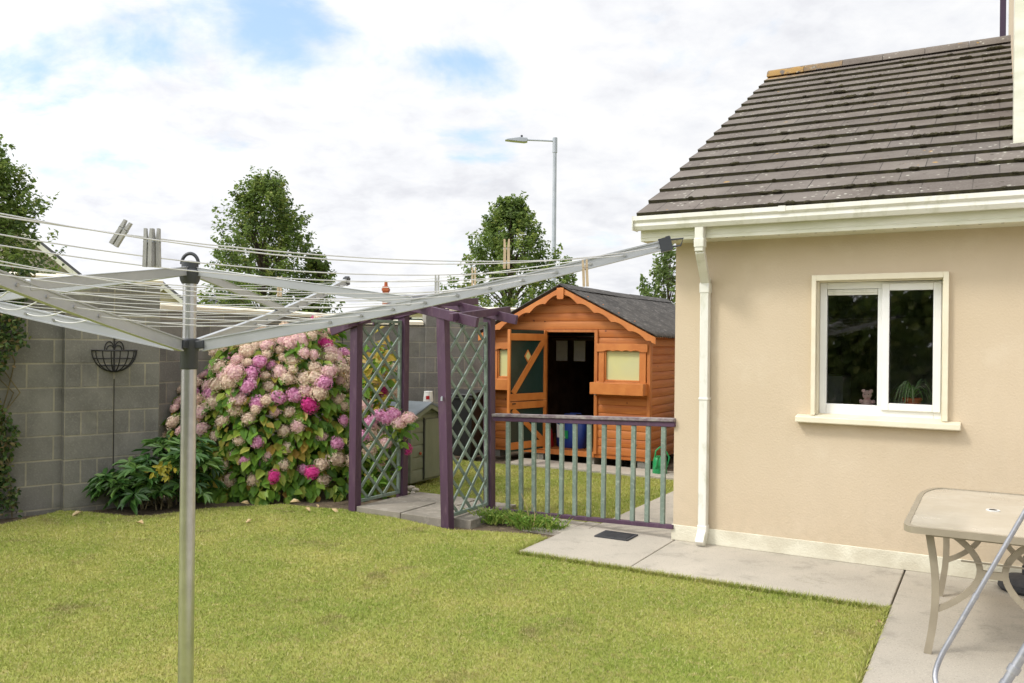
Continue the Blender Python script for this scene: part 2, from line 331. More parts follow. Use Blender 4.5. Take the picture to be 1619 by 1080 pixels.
# ------------------------------------------------------------------ mesh building
WLOC = {}
def tag(o, label=None, cat=None, group=None, kind=None):
    if label: o['label'] = label
    if cat: o['category'] = cat
    if group: o['group'] = group
    if kind: o['kind'] = kind
    return o
def empty(name, loc, label=None, cat=None, group=None, kind=None):
    o = bpy.data.objects.new(name, None); COL.objects.link(o); o.location = loc; o.empty_display_size = .2
    WLOC[o.name] = Vector(loc); return tag(o, label, cat, group, kind)
def link(name, me, parent=None, mats=None):
    o = bpy.data.objects.new(name, me); COL.objects.link(o)
    if mats:
        for m in (mats if isinstance(mats, (list, tuple)) else [mats]): me.materials.append(MAT[m])
    if parent is not None: o.parent = parent
    return o
def uvF(u, v, h): return W(u, v, h)
class MB:
    def __init__(s, T=None): s.v = []; s.f = []; s.m = []; s.uv = []; s.T = T or (lambda x, y, z: Vector((x, y, z))); s.cur = 0
    def pts(s, ps, uvs=None):
        i = len(s.v)
        for k, p in enumerate(ps):
            s.v.append(s.T(*p)); s.uv.append(None)
        return i
    def poly(s, ps, uv=None):
        i = s.pts(ps); s.f.append((list(range(i, i+len(ps))), s.cur, uv)); return i
    def box(s, x0, x1, y0, y1, z0, z1):
        P = [(x0, y0, z0), (x1, y0, z0), (x1, y1, z0), (x0, y1, z0), (x0, y0, z1), (x1, y0, z1), (x1, y1, z1), (x0, y1, z1)]
        i = s.pts(P)
        for q, ax in (((0, 3, 2, 1), 'z'), ((4, 5, 6, 7), 'z'), ((0, 1, 5, 4), 'x'), ((2, 3, 7, 6), 'x'), ((1, 2, 6, 5), 'y'), ((3, 0, 4, 7), 'y')):
            uv = [(P[a][0], P[a][1]) if ax == 'z' else ((P[a][0], P[a][2]) if ax == 'x' else (P[a][1], P[a][2])) for a in q]
            s.f.append(([i+a for a in q], s.cur, uv))
        return s
    def prism(s, outline, fn0, fn1):
        n = len(outline); i = s.pts([fn0(*p) for p in outline]); j = s.pts([fn1(*p) for p in outline])
        s.f.append((list(range(i, i+n)), s.cur, None)); s.f.append((list(range(j+n-1, j-1, -1)), s.cur, None))
        for a in range(n):
            b = (a+1) % n; s.f.append(([i+a, i+b, j+b, j+a], s.cur, None))
        return s
    def bar(s, p0, p1, w, h, up=(0, 0, 1), w1=None, h1=None):
        p0, p1 = Vector(p0), Vector(p1); d = (p1-p0).normalized(); up = Vector(up)
        sx = d.cross(up).normalized(); sy = sx.cross(d).normalized(); w1 = w1 or w; h1 = h1 or h; P = []
        for p, ww, hh in ((p0, w, h), (p1, w1, h1)):
            for a, b in ((-1, -1), (1, -1), (1, 1), (-1, 1)): P.append(p+sx*a*ww/2+sy*b*hh/2)
        i = len(s.v); s.v += [s.T(*p) for p in P]; s.uv += [None]*8; L = (p1-p0).length
        for q in ((3, 2, 1, 0), (4, 5, 6, 7), (0, 1, 5, 4), (1, 2, 6, 5), (2, 3, 7, 6), (3, 0, 4, 7)): s.f.append(([i+a for a in q], s.cur, [(0, 0), (w, 0), (w, L), (0, L)]))
        return s
    def tube(s, path, r, n=8, caps=True):
        path = [Vector(p) for p in path]; rs = r if isinstance(r, (list, tuple)) else [r]*len(path)
        prev = None; rings = []
        for k, p in enumerate(path):
            d = (path[min(k+1, len(path)-1)]-path[max(k-1, 0)]).normalized()
            if prev is None:
                a = Vector((0, 0, 1)) if abs(d.z) < .9 else Vector((1, 0, 0)); x = d.cross(a).normalized()
            else:
                x = (prev-d*prev.dot(d)).normalized()
            prev = x; y = d.cross(x); i = len(s.v)
            for a in range(n):
                t = 2*math.pi*a/n; s.v.append(s.T(*(p+(x*math.cos(t)+y*math.sin(t))*rs[k]))); s.uv.append(None)
            rings.append(i)
        for k in range(len(rings)-1):
            for a in range(n):
                b = (a+1) % n; s.f.append(([rings[k]+a, rings[k]+b, rings[k+1]+b, rings[k+1]+a], s.cur, None))
        if caps:
            s.f.append(([rings[0]+a for a in range(n)][::-1], s.cur, None)); s.f.append(([rings[-1]+a for a in range(n)], s.cur, None))
        return s
    def lathe(s, c, prof, n=20, closed=False):
        c = Vector(c); rings = []
        for r, z in prof:
            i = len(s.v)
            for a in range(n):
                t = 2*math.pi*a/n; s.v.append(s.T(c.x+r*math.cos(t), c.y+r*math.sin(t), c.z+z)); s.uv.append(None)
            rings.append(i)
        for k in range(len(rings)-1):
            for a in range(n):
                b = (a+1) % n; s.f.append(([rings[k]+a, rings[k]+b, rings[k+1]+b, rings[k+1]+a], s.cur, None))
        s.f.append(([rings[0]+a for a in range(n)][::-1], s.cur, None))
        if prof[-1][0] > 0 and not closed: s.f.append(([rings[-1]+a for a in range(n)], s.cur, None))
        return s
    def blob(s, c, r, seed=0, amp=.25, sub=2, sc=(1, 1, 1)):
        bm = bmesh.new(); bmesh.ops.create_icosphere(bm, subdivisions=sub, radius=1); i = len(s.v)
        for v in bm.verts:
            k = 1+amp*mnoise.noise(v.co*1.7+Vector((seed*3.1, seed*1.7, 0)))
            p = Vector(c)+Vector((v.co.x*sc[0], v.co.y*sc[1], v.co.z*sc[2]))*r*k; s.v.append(s.T(*p)); s.uv.append(None)
        for f in bm.faces: s.f.append(([i+v.index for v in f.verts], s.cur, None))
        bm.free(); return s
    def build(s, name, mats, parent=None, bevel=0, smooth=True, recalc=True, loc=None):
        off = WLOC[parent.name] if parent is not None else (Vector(loc) if loc is not None else Vector((0, 0, 0)))
        me = bpy.data.meshes.new(name); me.from_pydata([p-off for p in s.v], [], [f[0] for f in s.f])
        uvl = me.uv_layers.new(name='UVMap')
        for pl, f in zip(me.polygons, s.f):
            pl.material_index = f[1]; pl.use_smooth = smooth
            if f[2]:
                for li, c in zip(pl.loop_indices, f[2]): uvl.data[li].uv = c
        if recalc:
            bm = bmesh.new(); bm.from_mesh(me); bmesh.ops.recalc_face_normals(bm, faces=bm.faces); bm.to_mesh(me); bm.free()
        if smooth: me.set_sharp_from_angle(angle=R(38))
        o = link(name, me, parent, mats)
        if parent is not None: WLOC[o.name] = off
        elif loc is not None: o.location = loc; WLOC[o.name] = Vector(loc)
        if bevel:
            b = o.modifiers.new('bevel', 'BEVEL'); b.width = bevel; b.segments = 2; b.limit_method = 'ANGLE'; b.angle_limit = R(40)
        return o
def fast_mesh(name, co, tri_n, face_n, rnd, mat, parent=None, loc=None):
    """co: (F, k, 3) faces with k corners each, own vertices"""
    F, k, _ = co.shape; off = WLOC[parent.name] if parent is not None else (Vector(loc) if loc is not None else Vector((0, 0, 0)))
    co = (co.reshape(-1, 3)-np.array(off)).astype(np.float32)
    me = bpy.data.meshes.new(name); me.vertices.add(len(co)); me.vertices.foreach_set('co', co.ravel())
    me.loops.add(F*k); me.loops.foreach_set('vertex_index', np.arange(F*k, dtype=np.int32))
    me.polygons.add(F); me.polygons.foreach_set('loop_start', np.arange(0, F*k, k, dtype=np.int32))
    me.update(calc_edges=True)
    at_ = me.attributes.new('rnd', 'FLOAT', 'FACE'); at_.data.foreach_set('value', rnd.astype(np.float32))
    o = link(name, me, parent, mat)
    if parent is not None: WLOC[o.name] = off
    elif loc is not None: o.location = loc; WLOC[o.name] = Vector(loc)
    return o
def norm(a): return a/np.maximum(np.linalg.norm(a, axis=1, keepdims=True), 1e-9)
def leaves(P, N, size, aspect=.6, axis=None, fold=.25, jitter=.5, droop=0.0):
    """folded leaves: two quads each, from base point P along an axis lying in the plane whose normal is about N"""
    n = len(P); N = norm(N+rng.normal(0, jitter, (n, 3)))
    A = rng.normal(0, 1, (n, 3)) if axis is None else axis+rng.normal(0, .45, (n, 3))
    A[:, 2] -= droop; A = norm(A-N*(A*N).sum(1, keepdims=True)); B = np.cross(N, A)
    sz = (size*rng.uniform(.65, 1.25, n))[:, None] if np.isscalar(size) else size[:, None]
    w = sz*aspect/2; up = N*w*fold
    base = P; tip = P+A*sz-N*sz*.12
    l1 = P+A*sz*.38-B*w+up; l2 = P+A*sz*.75-B*w*.62+up*.6; r1 = P+A*sz*.38+B*w+up; r2 = P+A*sz*.75+B*w*.62+up*.6
    q1 = np.stack([base, l1, l2, tip], 1); q2 = np.stack([base, tip, r2, r1], 1)
    return np.concatenate([q1, q2], 0)
def lrnd(n, p=1.0):
    r = rng.random(n)**p; return np.concatenate([r, r])

# ------------------------------------------------------------------ ground
def sheet(name, pts, z, mat, kind='structure', thick=None):
    mb = MB(); 
    if thick is None: mb.poly([(p.x, p.y, z) for p in pts])
    else: mb.prism([(p.x, p.y) for p in pts], lambda a, b: (a, b, z-thick), lambda a, b: (a, b, z))
    o = mb.build(name, mat, smooth=False, recalc=thick is not None); tag(o, kind=kind); return o
mbg = MB(); mbg.poly([(-400, -300, -.045), (400, -300, -.045), (400, 700, -.045), (-400, 700, -.045)])
tag(mbg.build('ground', 'soil', smooth=False, recalc=False), kind='structure')
far = MB(); far.poly([(-400, 15, -.04), (400, 15, -.04), (400, 700, -.04), (-400, 700, -.04)])
tag(far.build('far_ground', 'lawn_base', smooth=False, recalc=False), kind='structure')
lawn_back = [gr(-60, 850), gr(0, 826), gr(60, 813), gr(100, 803), gr(140, 806), gr(200, 812), gr(240, 812), gr(330, 800), gr(390, 797), gr(450, 794), gr(500, 799), gr(560, 803), gr(610, 812), gr(712, 834), gr(770, 836), gr(800, 838), gr(855, 842), W(-.87, -.62)]
LAWN1 = [W(-.89, -1.0), W(1.73, -1.0), W(1.73, -10), W(-12, -10), Vector((-7.2, 5.0, 0)), Vector((-5.6, 6.0, 0))] + lawn_back
sheet('lawn', LAWN1, -.02, 'lawn_base')
LAWN2 = [W(-4.2, .30), W(-.76, .30), W(-.72, 2.95), W(-4.2, 2.95)]
sheet('back_lawn', LAWN2, -.02, 'lawn_base')
def slab(mb, u0, u1, v0, v1, z, t=.08): mb.box(u0, u1, v0, v1, z-t, z)
mb = MB(uvF)
slab(mb, -.885, .012, -1.0, .0, .0); slab(mb, .02, 1.715, -1.0, .03, .0)
slab(mb, -.75, -.0, .008, 2.4, -.002); slab(mb, -.75, .0, 2.408, 5.6, -.002)
slab(mb, -1.28, -.893, -.22, .25, -.006); slab(mb, -.885, -.758, .008, .27, -.004)
tag(mb.build('concrete_path', 'concrete', bevel=.006), kind='structure')
mb = MB(uvF); slab(mb, 1.725, 8, -9, .03, .0)
tag(mb.build('patio', 'concrete', bevel=.006), kind='structure')
mb = MB(uvF); slab(mb, -3.3, .0, 2.97, 3.46, .01); slab(mb, -.70, .9, 3.468, 4.4, .008)
tag(mb.build('shed_path', 'concrete', bevel=.006), kind='structure')
mb = MB(uvF); slab(mb, -2.93, -2.42, -.47, .10, .035); slab(mb, -2.41, -1.93, -.47, .10, .03); slab(mb, -2.93, -2.2, .11, .52, .025); slab(mb, -1.92, -1.70, -.40, .12, .03)
slab(mb, -2.19, -1.75, .13, .50, .02)
tag(mb.build('step_slabs', 'old_concrete', bevel=.006), kind='structure')

def in_poly(X, Y, poly):
    ins = np.zeros(len(X), bool); n = len(poly)
    for i in range(n):
        a, b = poly[i], poly[(i+1) % n]
        c = ((a.y > Y) != (b.y > Y)) & (X < (b.x-a.x)*(Y-a.y)/(b.y-a.y+1e-12)+a.x); ins ^= c
    return ins
def blades(name, poly, n, box, h, w, z, dens=None):
    n = int(n*1.25); X = rng.uniform(box[0], box[1], n); Y = rng.uniform(box[2], box[3], n)
    keep = in_poly(X, Y, poly) & (np.abs(X) < Y*.70+.4)
    if dens: keep &= rng.random(n) < np.clip(dens/Y**1.2, 0, 1)
    X, Y = X[keep], Y[keep]; n = len(X)
    a = rng.uniform(0, 2*np.pi, n); hh = h*rng.uniform(.5, 1.3, n); lean = rng.normal(0, .55, (n, 2))*hh[:, None]; ww = w*rng.uniform(.7, 1.4, n)*(Y/5.0)**.5
    p0 = np.stack([X-np.cos(a)*ww, Y-np.sin(a)*ww, np.full(n, z)], 1); p1 = np.stack([X+np.cos(a)*ww, Y+np.sin(a)*ww, np.full(n, z)], 1)
    p2 = np.stack([X+lean[:, 0], Y+lean[:, 1], z+hh], 1)
    co = np.stack([p0, p1, p2], 1)
    o = fast_mesh(name, co, 0, 0, rng.random(n), 'grass_blade'); return tag(o, kind='stuff')
tag(blades('grass', LAWN1, 900000, (-5.8, 3.6, 3.0, 8.8), .0135, .0019, -.02, 7.5), 'short mown green and straw coloured lawn grass in front of the hydrangea', 'grass')
tag(blades('back_grass', LAWN2, 260000, (-3.2, 2.6, 7.0, 12.2), .018, .002, -.02), 'dry patchy grass between the picket fence and the shed', 'grass')

# ------------------------------------------------------------------ the house
house = empty('house', W(2, 0, 0), 'rendered beige bungalow with white gutter and brown tiled roof', 'house')
wu0, wv = hit_v(1284, 655, 0)[0], 0
WL, WR = hit_v(1284, 540, 0)[0], hit_v(1500, 540, 0)[0]     # outer edge of the window surround
SILLZ = 1.075; SB = SILLZ+.035; WTOP = hit_v(1390, 433, 0)[2]
ol, orr, ob_, ot = WL+.032, WR-.036, SILLZ+.01, WTOP-.042   # opening
mb = MB(uvF); EH = 2.42; T_ = .28
mb.box(0, ol, 0, T_, .0, EH); mb.box(orr, 7, 0, T_, .0, EH); mb.box(ol, orr, 0, T_, .0, ob_-.06); mb.box(ol, orr, 0, T_, ot, EH)
mb.box(0, .25, T_, 8, .0, EH); 
# gable end above the eaves, towards the fence
RV, RH, EV, EZ = 4.07, 4.915, -.33, 2.60
mb.prism([(.0, EH), (8.1, EH), (RV, RH-.12)], lambda a, b: (0, a, b), lambda a, b: (.25, a, b))
mb.build('wall', 'render', house)
mb = MB(uvF); mb.box(-.004, 7, -.012, .0, .0, .125); mb.box(-.012, -.0, -.012, 8, .0, .125); mb.build('plinth', 'plinth_paint', house, bevel=.004)
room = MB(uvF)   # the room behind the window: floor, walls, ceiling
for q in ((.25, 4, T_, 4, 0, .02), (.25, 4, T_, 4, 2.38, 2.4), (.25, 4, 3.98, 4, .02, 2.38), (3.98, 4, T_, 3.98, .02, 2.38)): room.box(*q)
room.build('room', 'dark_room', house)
mb = MB(uvF); mb.box(1.2, 2.0, 3.3, 3.9, .02, 1.9); mb.box(2.4, 3.4, 2.4, 3.0, .5, 1.15); mb.box(.6, 1.0, 2.0, 2.5, .02, 1.3); mb.build('furniture', 'shelf_grey', house)
# surround, sill
su = MB(uvF)
su.box(WL, ol, -.045, .0, SILLZ, WTOP); su.box(orr, WR, -.045, .0, SILLZ, WTOP); su.box(ol, orr, -.045, .0, ot, WTOP)
su.box(ol-.0, ol+.006, .0, .14, ob_-.06, ot); su.box(orr-.006, orr, .0, .14, ob_-.06, ot); su.box(ol+.006, orr-.006, .0, .14, ot-.006, ot)
su.build('window_surround', 'cream_paint', house, bevel=.006)
sl, sr = hit_v(1257, 660, -.08)[0], hit_v(1519, 672, -.08)[0]
mb = MB(uvF)
mb.prism([(-.085, SILLZ-.055), (-.085, SILLZ-.012), (.0, SILLZ), (.0, SILLZ-.065)], lambda a, b: (sl, a, b), lambda a, b: (sr, a, b))
mb.prism([(.0, SILLZ-.04), (.0, SILLZ), (.14, SILLZ+.012), (.14, SILLZ-.04)], lambda a, b: (ol+.006, a, b), lambda a, b: (orr-.006, a, b))
mb.build('window_sill', 'cream_paint', house, bevel=.006)
# frame
fl, fr, fb, ft = ol+.008, orr-.008, SILLZ+.004, ot-.008
win = MB(uvF); d0, d1 = .085, .15
mid = (fl+fr)/2+.02
win.box(fl, fl+.05, d0, d1, fb, ft); win.box(fr-.05, fr, d0, d1, fb, ft); win.box(fl+.05, fr-.05, d0, d1, ft-.05, ft); win.box(fl+.05, fr-.05, d0, d1, fb, fb+.078); win.box(mid-.03, mid+.03, d0, d1, fb+.078, ft-.05)
wf = win.build('window', 'white_frame', house, bevel=.004)
sa = MB(uvF); a0, a1, b0, b1 = mid-.002, fr-.006, fb+.048, ft-.016; th = .052
sa.box(a0, a0+th, d0-.022, d0-.002, b0, b1); sa.box(a1-th, a1, d0-.022, d0-.002, b0, b1); sa.box(a0+th, a1-th, d0-.022, d0-.002, b0, b0+th); sa.box(a0+th, a1-th, d0-.022, d0-.002, b1-th, b1)
sa.build('sash', 'white_frame', wf, bevel=.004)
g = MB(uvF); g.poly([(fl+.05, d0+.03, fb+.078), (mid-.03, d0+.03, fb+.078), (mid-.03, d0+.03, ft-.05), (fl+.05, d0+.03, ft-.05)]); g.build('pane', 'glass', wf, smooth=False, recalc=False)
g = MB(uvF); g.poly([(mid+.03, d0+.028, fb+.078), (fr-.05, d0+.028, fb+.078), (fr-.05, d0+.028, ft-.05), (mid+.03, d0+.028, ft-.05)]); g.build('pane', 'glass', wf, smooth=False, recalc=False)
g = MB(uvF); g.box(fl+.052, mid-.032, d0+.006, d0+.026, ft-.095, ft-.052); g.box(fl+.056, mid-.036, d0-.004, d0+.006, ft-.078, ft-.066); g.build('vent', 'upvc', wf, bevel=.003)
mb = MB(uvF); mb.box(ol, orr, .155, T_+.12, SILLZ-.03, SB-.001); mb.build('inner_sill', 'white_frame', house)
# fascia, soffit, gutter, downpipe
mb = MB(uvF); mb.box(-.19, 7, -.30, -.275, 2.405, 2.56); mb.box(-.19, 7, -.304, -.300, 2.43, 2.436); mb.box(-.19, -.165, -.275, .0, 2.405, 2.47); mb.build('fascia', 'upvc_stained', house, bevel=.003)
mb = MB(uvF); mb.box(-.165, 7, -.275, .0, 2.412, 2.42)
for i in range(60): pass
mb.build('soffit', 'upvc_stained', house)
mb = MB(uvF)
for i in range(32): mb = MB(uvF); mb.box(-.05+i*.13, -.05+i*.13+.018, -.24, -.232, 2.4085, 2.4115); mb.build('soffit_vent', 'grey_plastic', house)
def gprof(o):  # ogee gutter section (v, h)
    return [(-.302, 2.585), (-.302, 2.49), (-.375, 2.485), (-.395, 2.515), (-.392, 2.54), (-.412, 2.56), (-.412, 2.592), (-.400, 2.592), (-.402, 2.565), (-.380, 2.545), (-.384, 2.52), (-.368, 2.497), (-.314, 2.50), (-.314, 2.585)]
mb = MB(uvF); mb.prism(gprof(0), lambda a, b: (-.215, a, b), lambda a, b: (7, a, b)); mb.box(-.222, -.215, -.414, -.300, 2.484, 2.594)
for x in (.9, 2.7, 4.5): mb.box(x, x+.05, -.416, -.398, 2.555, 2.596)
mb.build('gutter', 'upvc', house, smooth=True)
dpu = hit_v(1114, 600, -.05)[0]; dpt = hit_v(1107, 372, -.34)[0]
mb = MB(uvF); q = .034
mb.box(dpt-q, dpt+q, -.34-q, -.34+q, 2.30, 2.50)
mb.box(dpt-q-.005, dpt+q+.005, -.34-q-.005, -.34+q+.005, 2.33, 2.40)
mb.T = lambda x, y, z: Vector((x, y, z))
mb.bar(W(dpt, -.34, 2.315), W(dpu, -.05, 2.09), .068, .068)
mb.T = uvF
mb.box(dpu-q, dpu+q, -.05-q, -.05+q, .10, 2.12); mb.box(dpu-q-.005, dpu+q+.005, -.05-q-.005, -.006, 2.00, 2.08)
for z in (1.15,): mb.box(dpu-q-.006, dpu+q+.006, -.05-q-.004, -.001, z, z+.022)
mb.box(dpu-q-.004, dpu+q+.004, -.05-q-.004, -.006, .09, .16)
mb.T = lambda x, y, z: Vector((x, y, z))
mb.bar(W(dpu, -.05, .115), W(dpu, -.13, .02), .07, .07)
mb.build('downpipe', 'upvc', house, bevel=.006)
# roof courses
SL = math.hypot(RV-EV, RH-EZ); NR = 17; gl = SL/NR; du = (RV-EV)/SL; dz = (RH-EZ)/SL
def rp(u, sl, off): return W(u, EV+du*sl-dz*off, EZ+dz*sl+du*off)
mb = MB(); seg = 24
for k in range(NR):
    s0, s1 = k*gl-.03 if k else -.03, (k+1)*gl+.012
    u0, u1 = -.20, 7.0
    xs = [u0+(u1-u0)*i/seg for i in range(seg+1)]
    wob = [.0025*math.sin(i*2.3+k*1.7) for i in range(seg+1)]
    for i in range(seg):
        ua, ub = xs[i], xs[i+1]; oa, ob2 = .042+wob[i], .042+wob[i+1]
        A, B_, C_, D_ = rp(ua, s0, oa), rp(ub, s0, ob2), rp(ub, s1, .012), rp(ua, s1, .012)
        j = len(mb.v); mb.v += [A, B_, C_, D_, rp(ua, s0, oa-.036), rp(ub, s0, ob2-.036)]; mb.uv += [None]*6
        uu0, uu1 = ua+.2, ub+.2
        mb.f.append(([j, j+1, j+2, j+3], 0, [(uu0, k*gl+.004), (uu1, k*gl+.004), (uu1, (k+1)*gl-.004), (uu0, (k+1)*gl-.004)]))
        mb.f.append(([j+4, j+5, j+1, j], 1, None))
    j = len(mb.v); mb.v += [rp(u0, s0, .042), rp(u0, s1, .012), rp(u0, s1, -.025), rp(u0, s0, .002)]; mb.uv += [None]*4
    mb.f.append(([j, j+1, j+2, j+3], 0, None))
roof = mb.build('roof', ['roof_tile', 'moss'], house, smooth=False, recalc=False)
mb = MB()   # back slope, underside and verge board
j = mb.poly([W(-.2, RV, RH+.01), W(7, RV, RH+.01), W(7, 2*RV-EV, EZ), W(-.2, 2*RV-EV, EZ)], [(0, 0), (7, 0), (7, 5), (0, 5)])
mb.poly([rp(-.2, 0, -.03), rp(7, 0, -.03), rp(7, SL, -.03), rp(-.2, SL, -.03)])
mb.build('roof_back', 'roof_tile', house, smooth=False, recalc=False)
mb = MB(); mb.bar(rp(-.17, .0, -.06), rp(-.17, SL, -.06), .03, .12, V.cross(U)); mb.build('verge_board', 'upvc_stained', house)
mb = MB(uvF)
for i in range(17):
    x0 = -.21+i*.44
    mb.prism([(RV-.12, RH-.01), (RV-.10, RH+.045), (RV-.04, RH+.085), (RV+.04, RH+.085), (RV+.10, RH+.045), (RV+.12, RH-.01)], lambda a, b: (x0, a, b), lambda a, b: (x0+.435, a, b))
for f in mb.f: pass
mb.f = [(f[0], f[1], [((0.25 if q_ < 8 else (.5 if q_ < 12 else 5.0)), 4.9) for mb_i in range(len(f[0]))]) for q_, f in enumerate(mb.f)]
mb.build('ridge_tile', 'roof_tile', house, smooth=True)
mb = MB()   # cushions of moss lodged along the course edges
for i in range(230):
    k = random.randrange(0, NR); uu = random.uniform(0, 1)**.6*3.2-.1
    r_ = random.uniform(.010, .022)*(1.5 if random.random() < .12 else 1)
    for q in range(random.choice((1, 2, 3))):
        mb.blob(rp(uu+q*r_*1.3, k*gl-.028+random.uniform(-.006, .01), .036), r_, i, .5, 1, (1.5, 1, .7))
tag(mb.build('moss', 'moss', house), kind='stuff')
# upper storey abutting the roof
mb = MB(uvF); UW = hit_v(1607, 216, .55)[0]
mb.box(UW, 7, .55, 6.1, 2.95, 8.5); mb.build('upper_wall', 'render', house)
mb = MB(uvF); mb.box(UW-.02, UW+.22, .53, .55, 2.98, 8.5); mb.box(UW-.02, UW, .55, .85, 3.02, 8.5); mb.build('corner_trim', 'upvc_stained', house, bevel=.003)
mb = MB(uvF); mb.box(UW-.10, UW-.03, 5.9, 5.97, 4.9, 8.5); mb.build('upper_downpipe', 'flash_dark', house)

# things on the inner window sill
pu, pv, _ = hit_v(1442, 626, .22)
plant = empty('spider_plant', W(pu, .235, SB), 'green spider plant in a red pot behind the right window pane', 'potted plant')
mb = MB(); c = W(pu, .235, SB); mb.lathe(c, [(.045, 0), (.062, .085), (.068, .087), (.068, .105), (.060, .105), (.058, .09)], 20); mb.build('pot', 'terracotta', plant)
co = []
for i in range(46):
    a = random.uniform(0, 2*math.pi); L_ = random.uniform(.17, .30); up = random.uniform(.6, 1.6); d = Vector((math.cos(a), math.sin(a), 0)); sx = Vector((-d.y, d.x, 0))
    prev = None
    for k in range(8):
        t = k/7; p = c+Vector((0, 0, .10))+d*L_*t*(1.0 if up < .9 else .7)+Vector((0, 0, 1))*(L_*up*(t*1.6-1.7*t*t)); w_ = .009*(1-t*.85)
        cur = (p-sx*w_, p+sx*w_)
        if prev: co.append([prev[0], prev[1], cur[1], cur[0]])
        prev = cur
co = np.array([[list(p) for p in q_] for q_ in co]); vmax = W(pu, .135, 0).dot(V)
dd = co @ np.array(V) - vmax; sh = np.minimum(dd, 0); co -= sh[..., None]*np.array(V)
fast_mesh('foliage', co, 0, 0, np.repeat(rng.random(46), 7), 'leaf_spider', plant)
tu = hit_v(1371, 628, .22)[0]; c = W(tu, .22, SB)
toy = empty('soft_toy', c, 'small pink soft toy sitting behind the left window pane', 'soft toy')
mb = MB(); mb.blob(c+Vector((0, 0, .045)), .042, 1, .1, 2, (1, 1, 1.15)); mb.blob(c+Vector((0, 0, .115)), .036, 2, .1)
for sx in (-1, 1):
    mb.blob(c+U*sx*.027+Vector((0, 0, .145)), .014, 3); mb.blob(c+U*sx*.04-V*.02+Vector((0, 0, .018)), .020, 4, .1, 2, (1, 1, .8)); mb.blob(c+U*sx*.042+Vector((0, 0, .065)), .016, 5)
mb.blob(c-V*.034+Vector((0, 0, .108)), .015, 6); mb.build('body', 'pink_plush', toy)
mb = MB()
for sx in (-1, 1): mb.blob(c-V*.036+U*sx*.013+Vector((0, 0, .122)), .0035, 1, 0, 1)
mb.build('eyes', 'black_iron', toy)

# ------------------------------------------------------------------ boundary walls of concrete blocks
def wall_frame(p0, p1):
    d = (p1-p0); d.z = 0; L_ = d.length; d.normalize(); n = Vector((-d.y, d.x, 0))
    return (lambda x, y, z: Vector((p0.x+d.x*x+n.x*y, p0.y+d.y*x+n.y*y, z))), L_
def coping(mb, x0, x1, y0, y1, z):
    x = x0
    while x < x1-.01:
        e = min(x+.6, x1); mb.prism([(y0-.03, z), (y0-.03, z+.045), ((y0+y1)/2, z+.075), (y1+.03, z+.045), (y1+.03, z)], lambda a, b: (x, a, b), lambda a, b: (e-.004, a, b)); x = e
A1 = at(247, 600, 8.45); A1.z = 0; dA = Vector((.75, .66, 0)).normalized(); A0 = A1-dA*5.2
TA, LA = wall_frame(A0, A1)
wallA = empty('boundary_wall', A0.lerp(A1, .5), 'tall grey block wall on the left with the wire basket on its pier', 'wall')
mb = MB(TA); mb.box(0, LA-.86, 0, .22, -.05, 2.115); mb.build('wall', 'blockwork', wallA)
mb = MB(TA); mb.box(LA-.86, LA, -.10, .24, -.05, 2.12)
for q_ in range(len(mb.f)): mb.f[q_] = (mb.f[q_][0], 0, [(a_-(LA-.86), b_+.225) for a_, b_ in mb.f[q_][2]])
mb.build('pier', 'pier_blockwork', wallA, bevel=.008)
mb = MB(TA); coping(mb, 0, LA-.90, 0, .22, 2.115); coping(mb, LA-.90, LA+.02, -.10, .24, 2.12); mb.build('coping', 'cream_paint', wallA)
mb = MB(TA); mb.box(LA-.432, LA-.424, -.1035, -.0995, .25, 1.20); mb.build('movement_joint', 'black_iron', wallA)
B0 = at(238, 600, 8.75); B0.z = 0; B1 = Vector((-2.45, 12.25, 0)); TB, LB = wall_frame(B0, B1)
wallB = empty('boundary_wall', B0.lerp(B1, .5), 'shaded grey block wall running back behind the hydrangea', 'wall')
mb = MB(TB); mb.box(.10, LB+.1, 0, .22, -.05, 1.90); mb.build('wall', 'blockwork', wallB)
mb = MB(TB); coping(mb, .10, LB+.1, 0, .22, 1.90); mb.build('coping', 'cream_paint', wallB)
C0 = Vector((-2.45, 12.2, 0)); C1 = Vector((.28, 13.05, 0)); TC, LC = wall_frame(C0, C1); xm = LC*.43
wallC = empty('boundary_wall', C0.lerp(C1, .5), 'grey block wall across the back of the garden behind the wooden arch', 'wall')
pm = hit = at(671, 560, 12.6); d_ = (C1-C0).normalized(); xm = (Vector((pm.x, pm.y, 0))-C0).dot(d_)
mb = MB(TC); mb.box(0, xm, 0, .22, -.05, 1.83); mb.box(xm, LC, -.06, .22, -.05, 2.05); mb.build('wall', 'blockwork', wallC)
mb = MB(TC); coping(mb, 0, xm-.03, 0, .22, 1.83); coping(mb, xm+.3, LC, -.06, .22, 2.05); mb.build('coping', 'cream_paint', wallC)
TD, LD = wall_frame(C1+V*.05, C1+V*4.2)
wallD = empty('boundary_wall', C1+V*2, 'grey block wall along the hidden far side of the shed', 'wall')
mb = MB(TD); mb.box(0, LD, 0, .22, -.05, 2.0); mb.build('wall', 'blockwork', wallD)

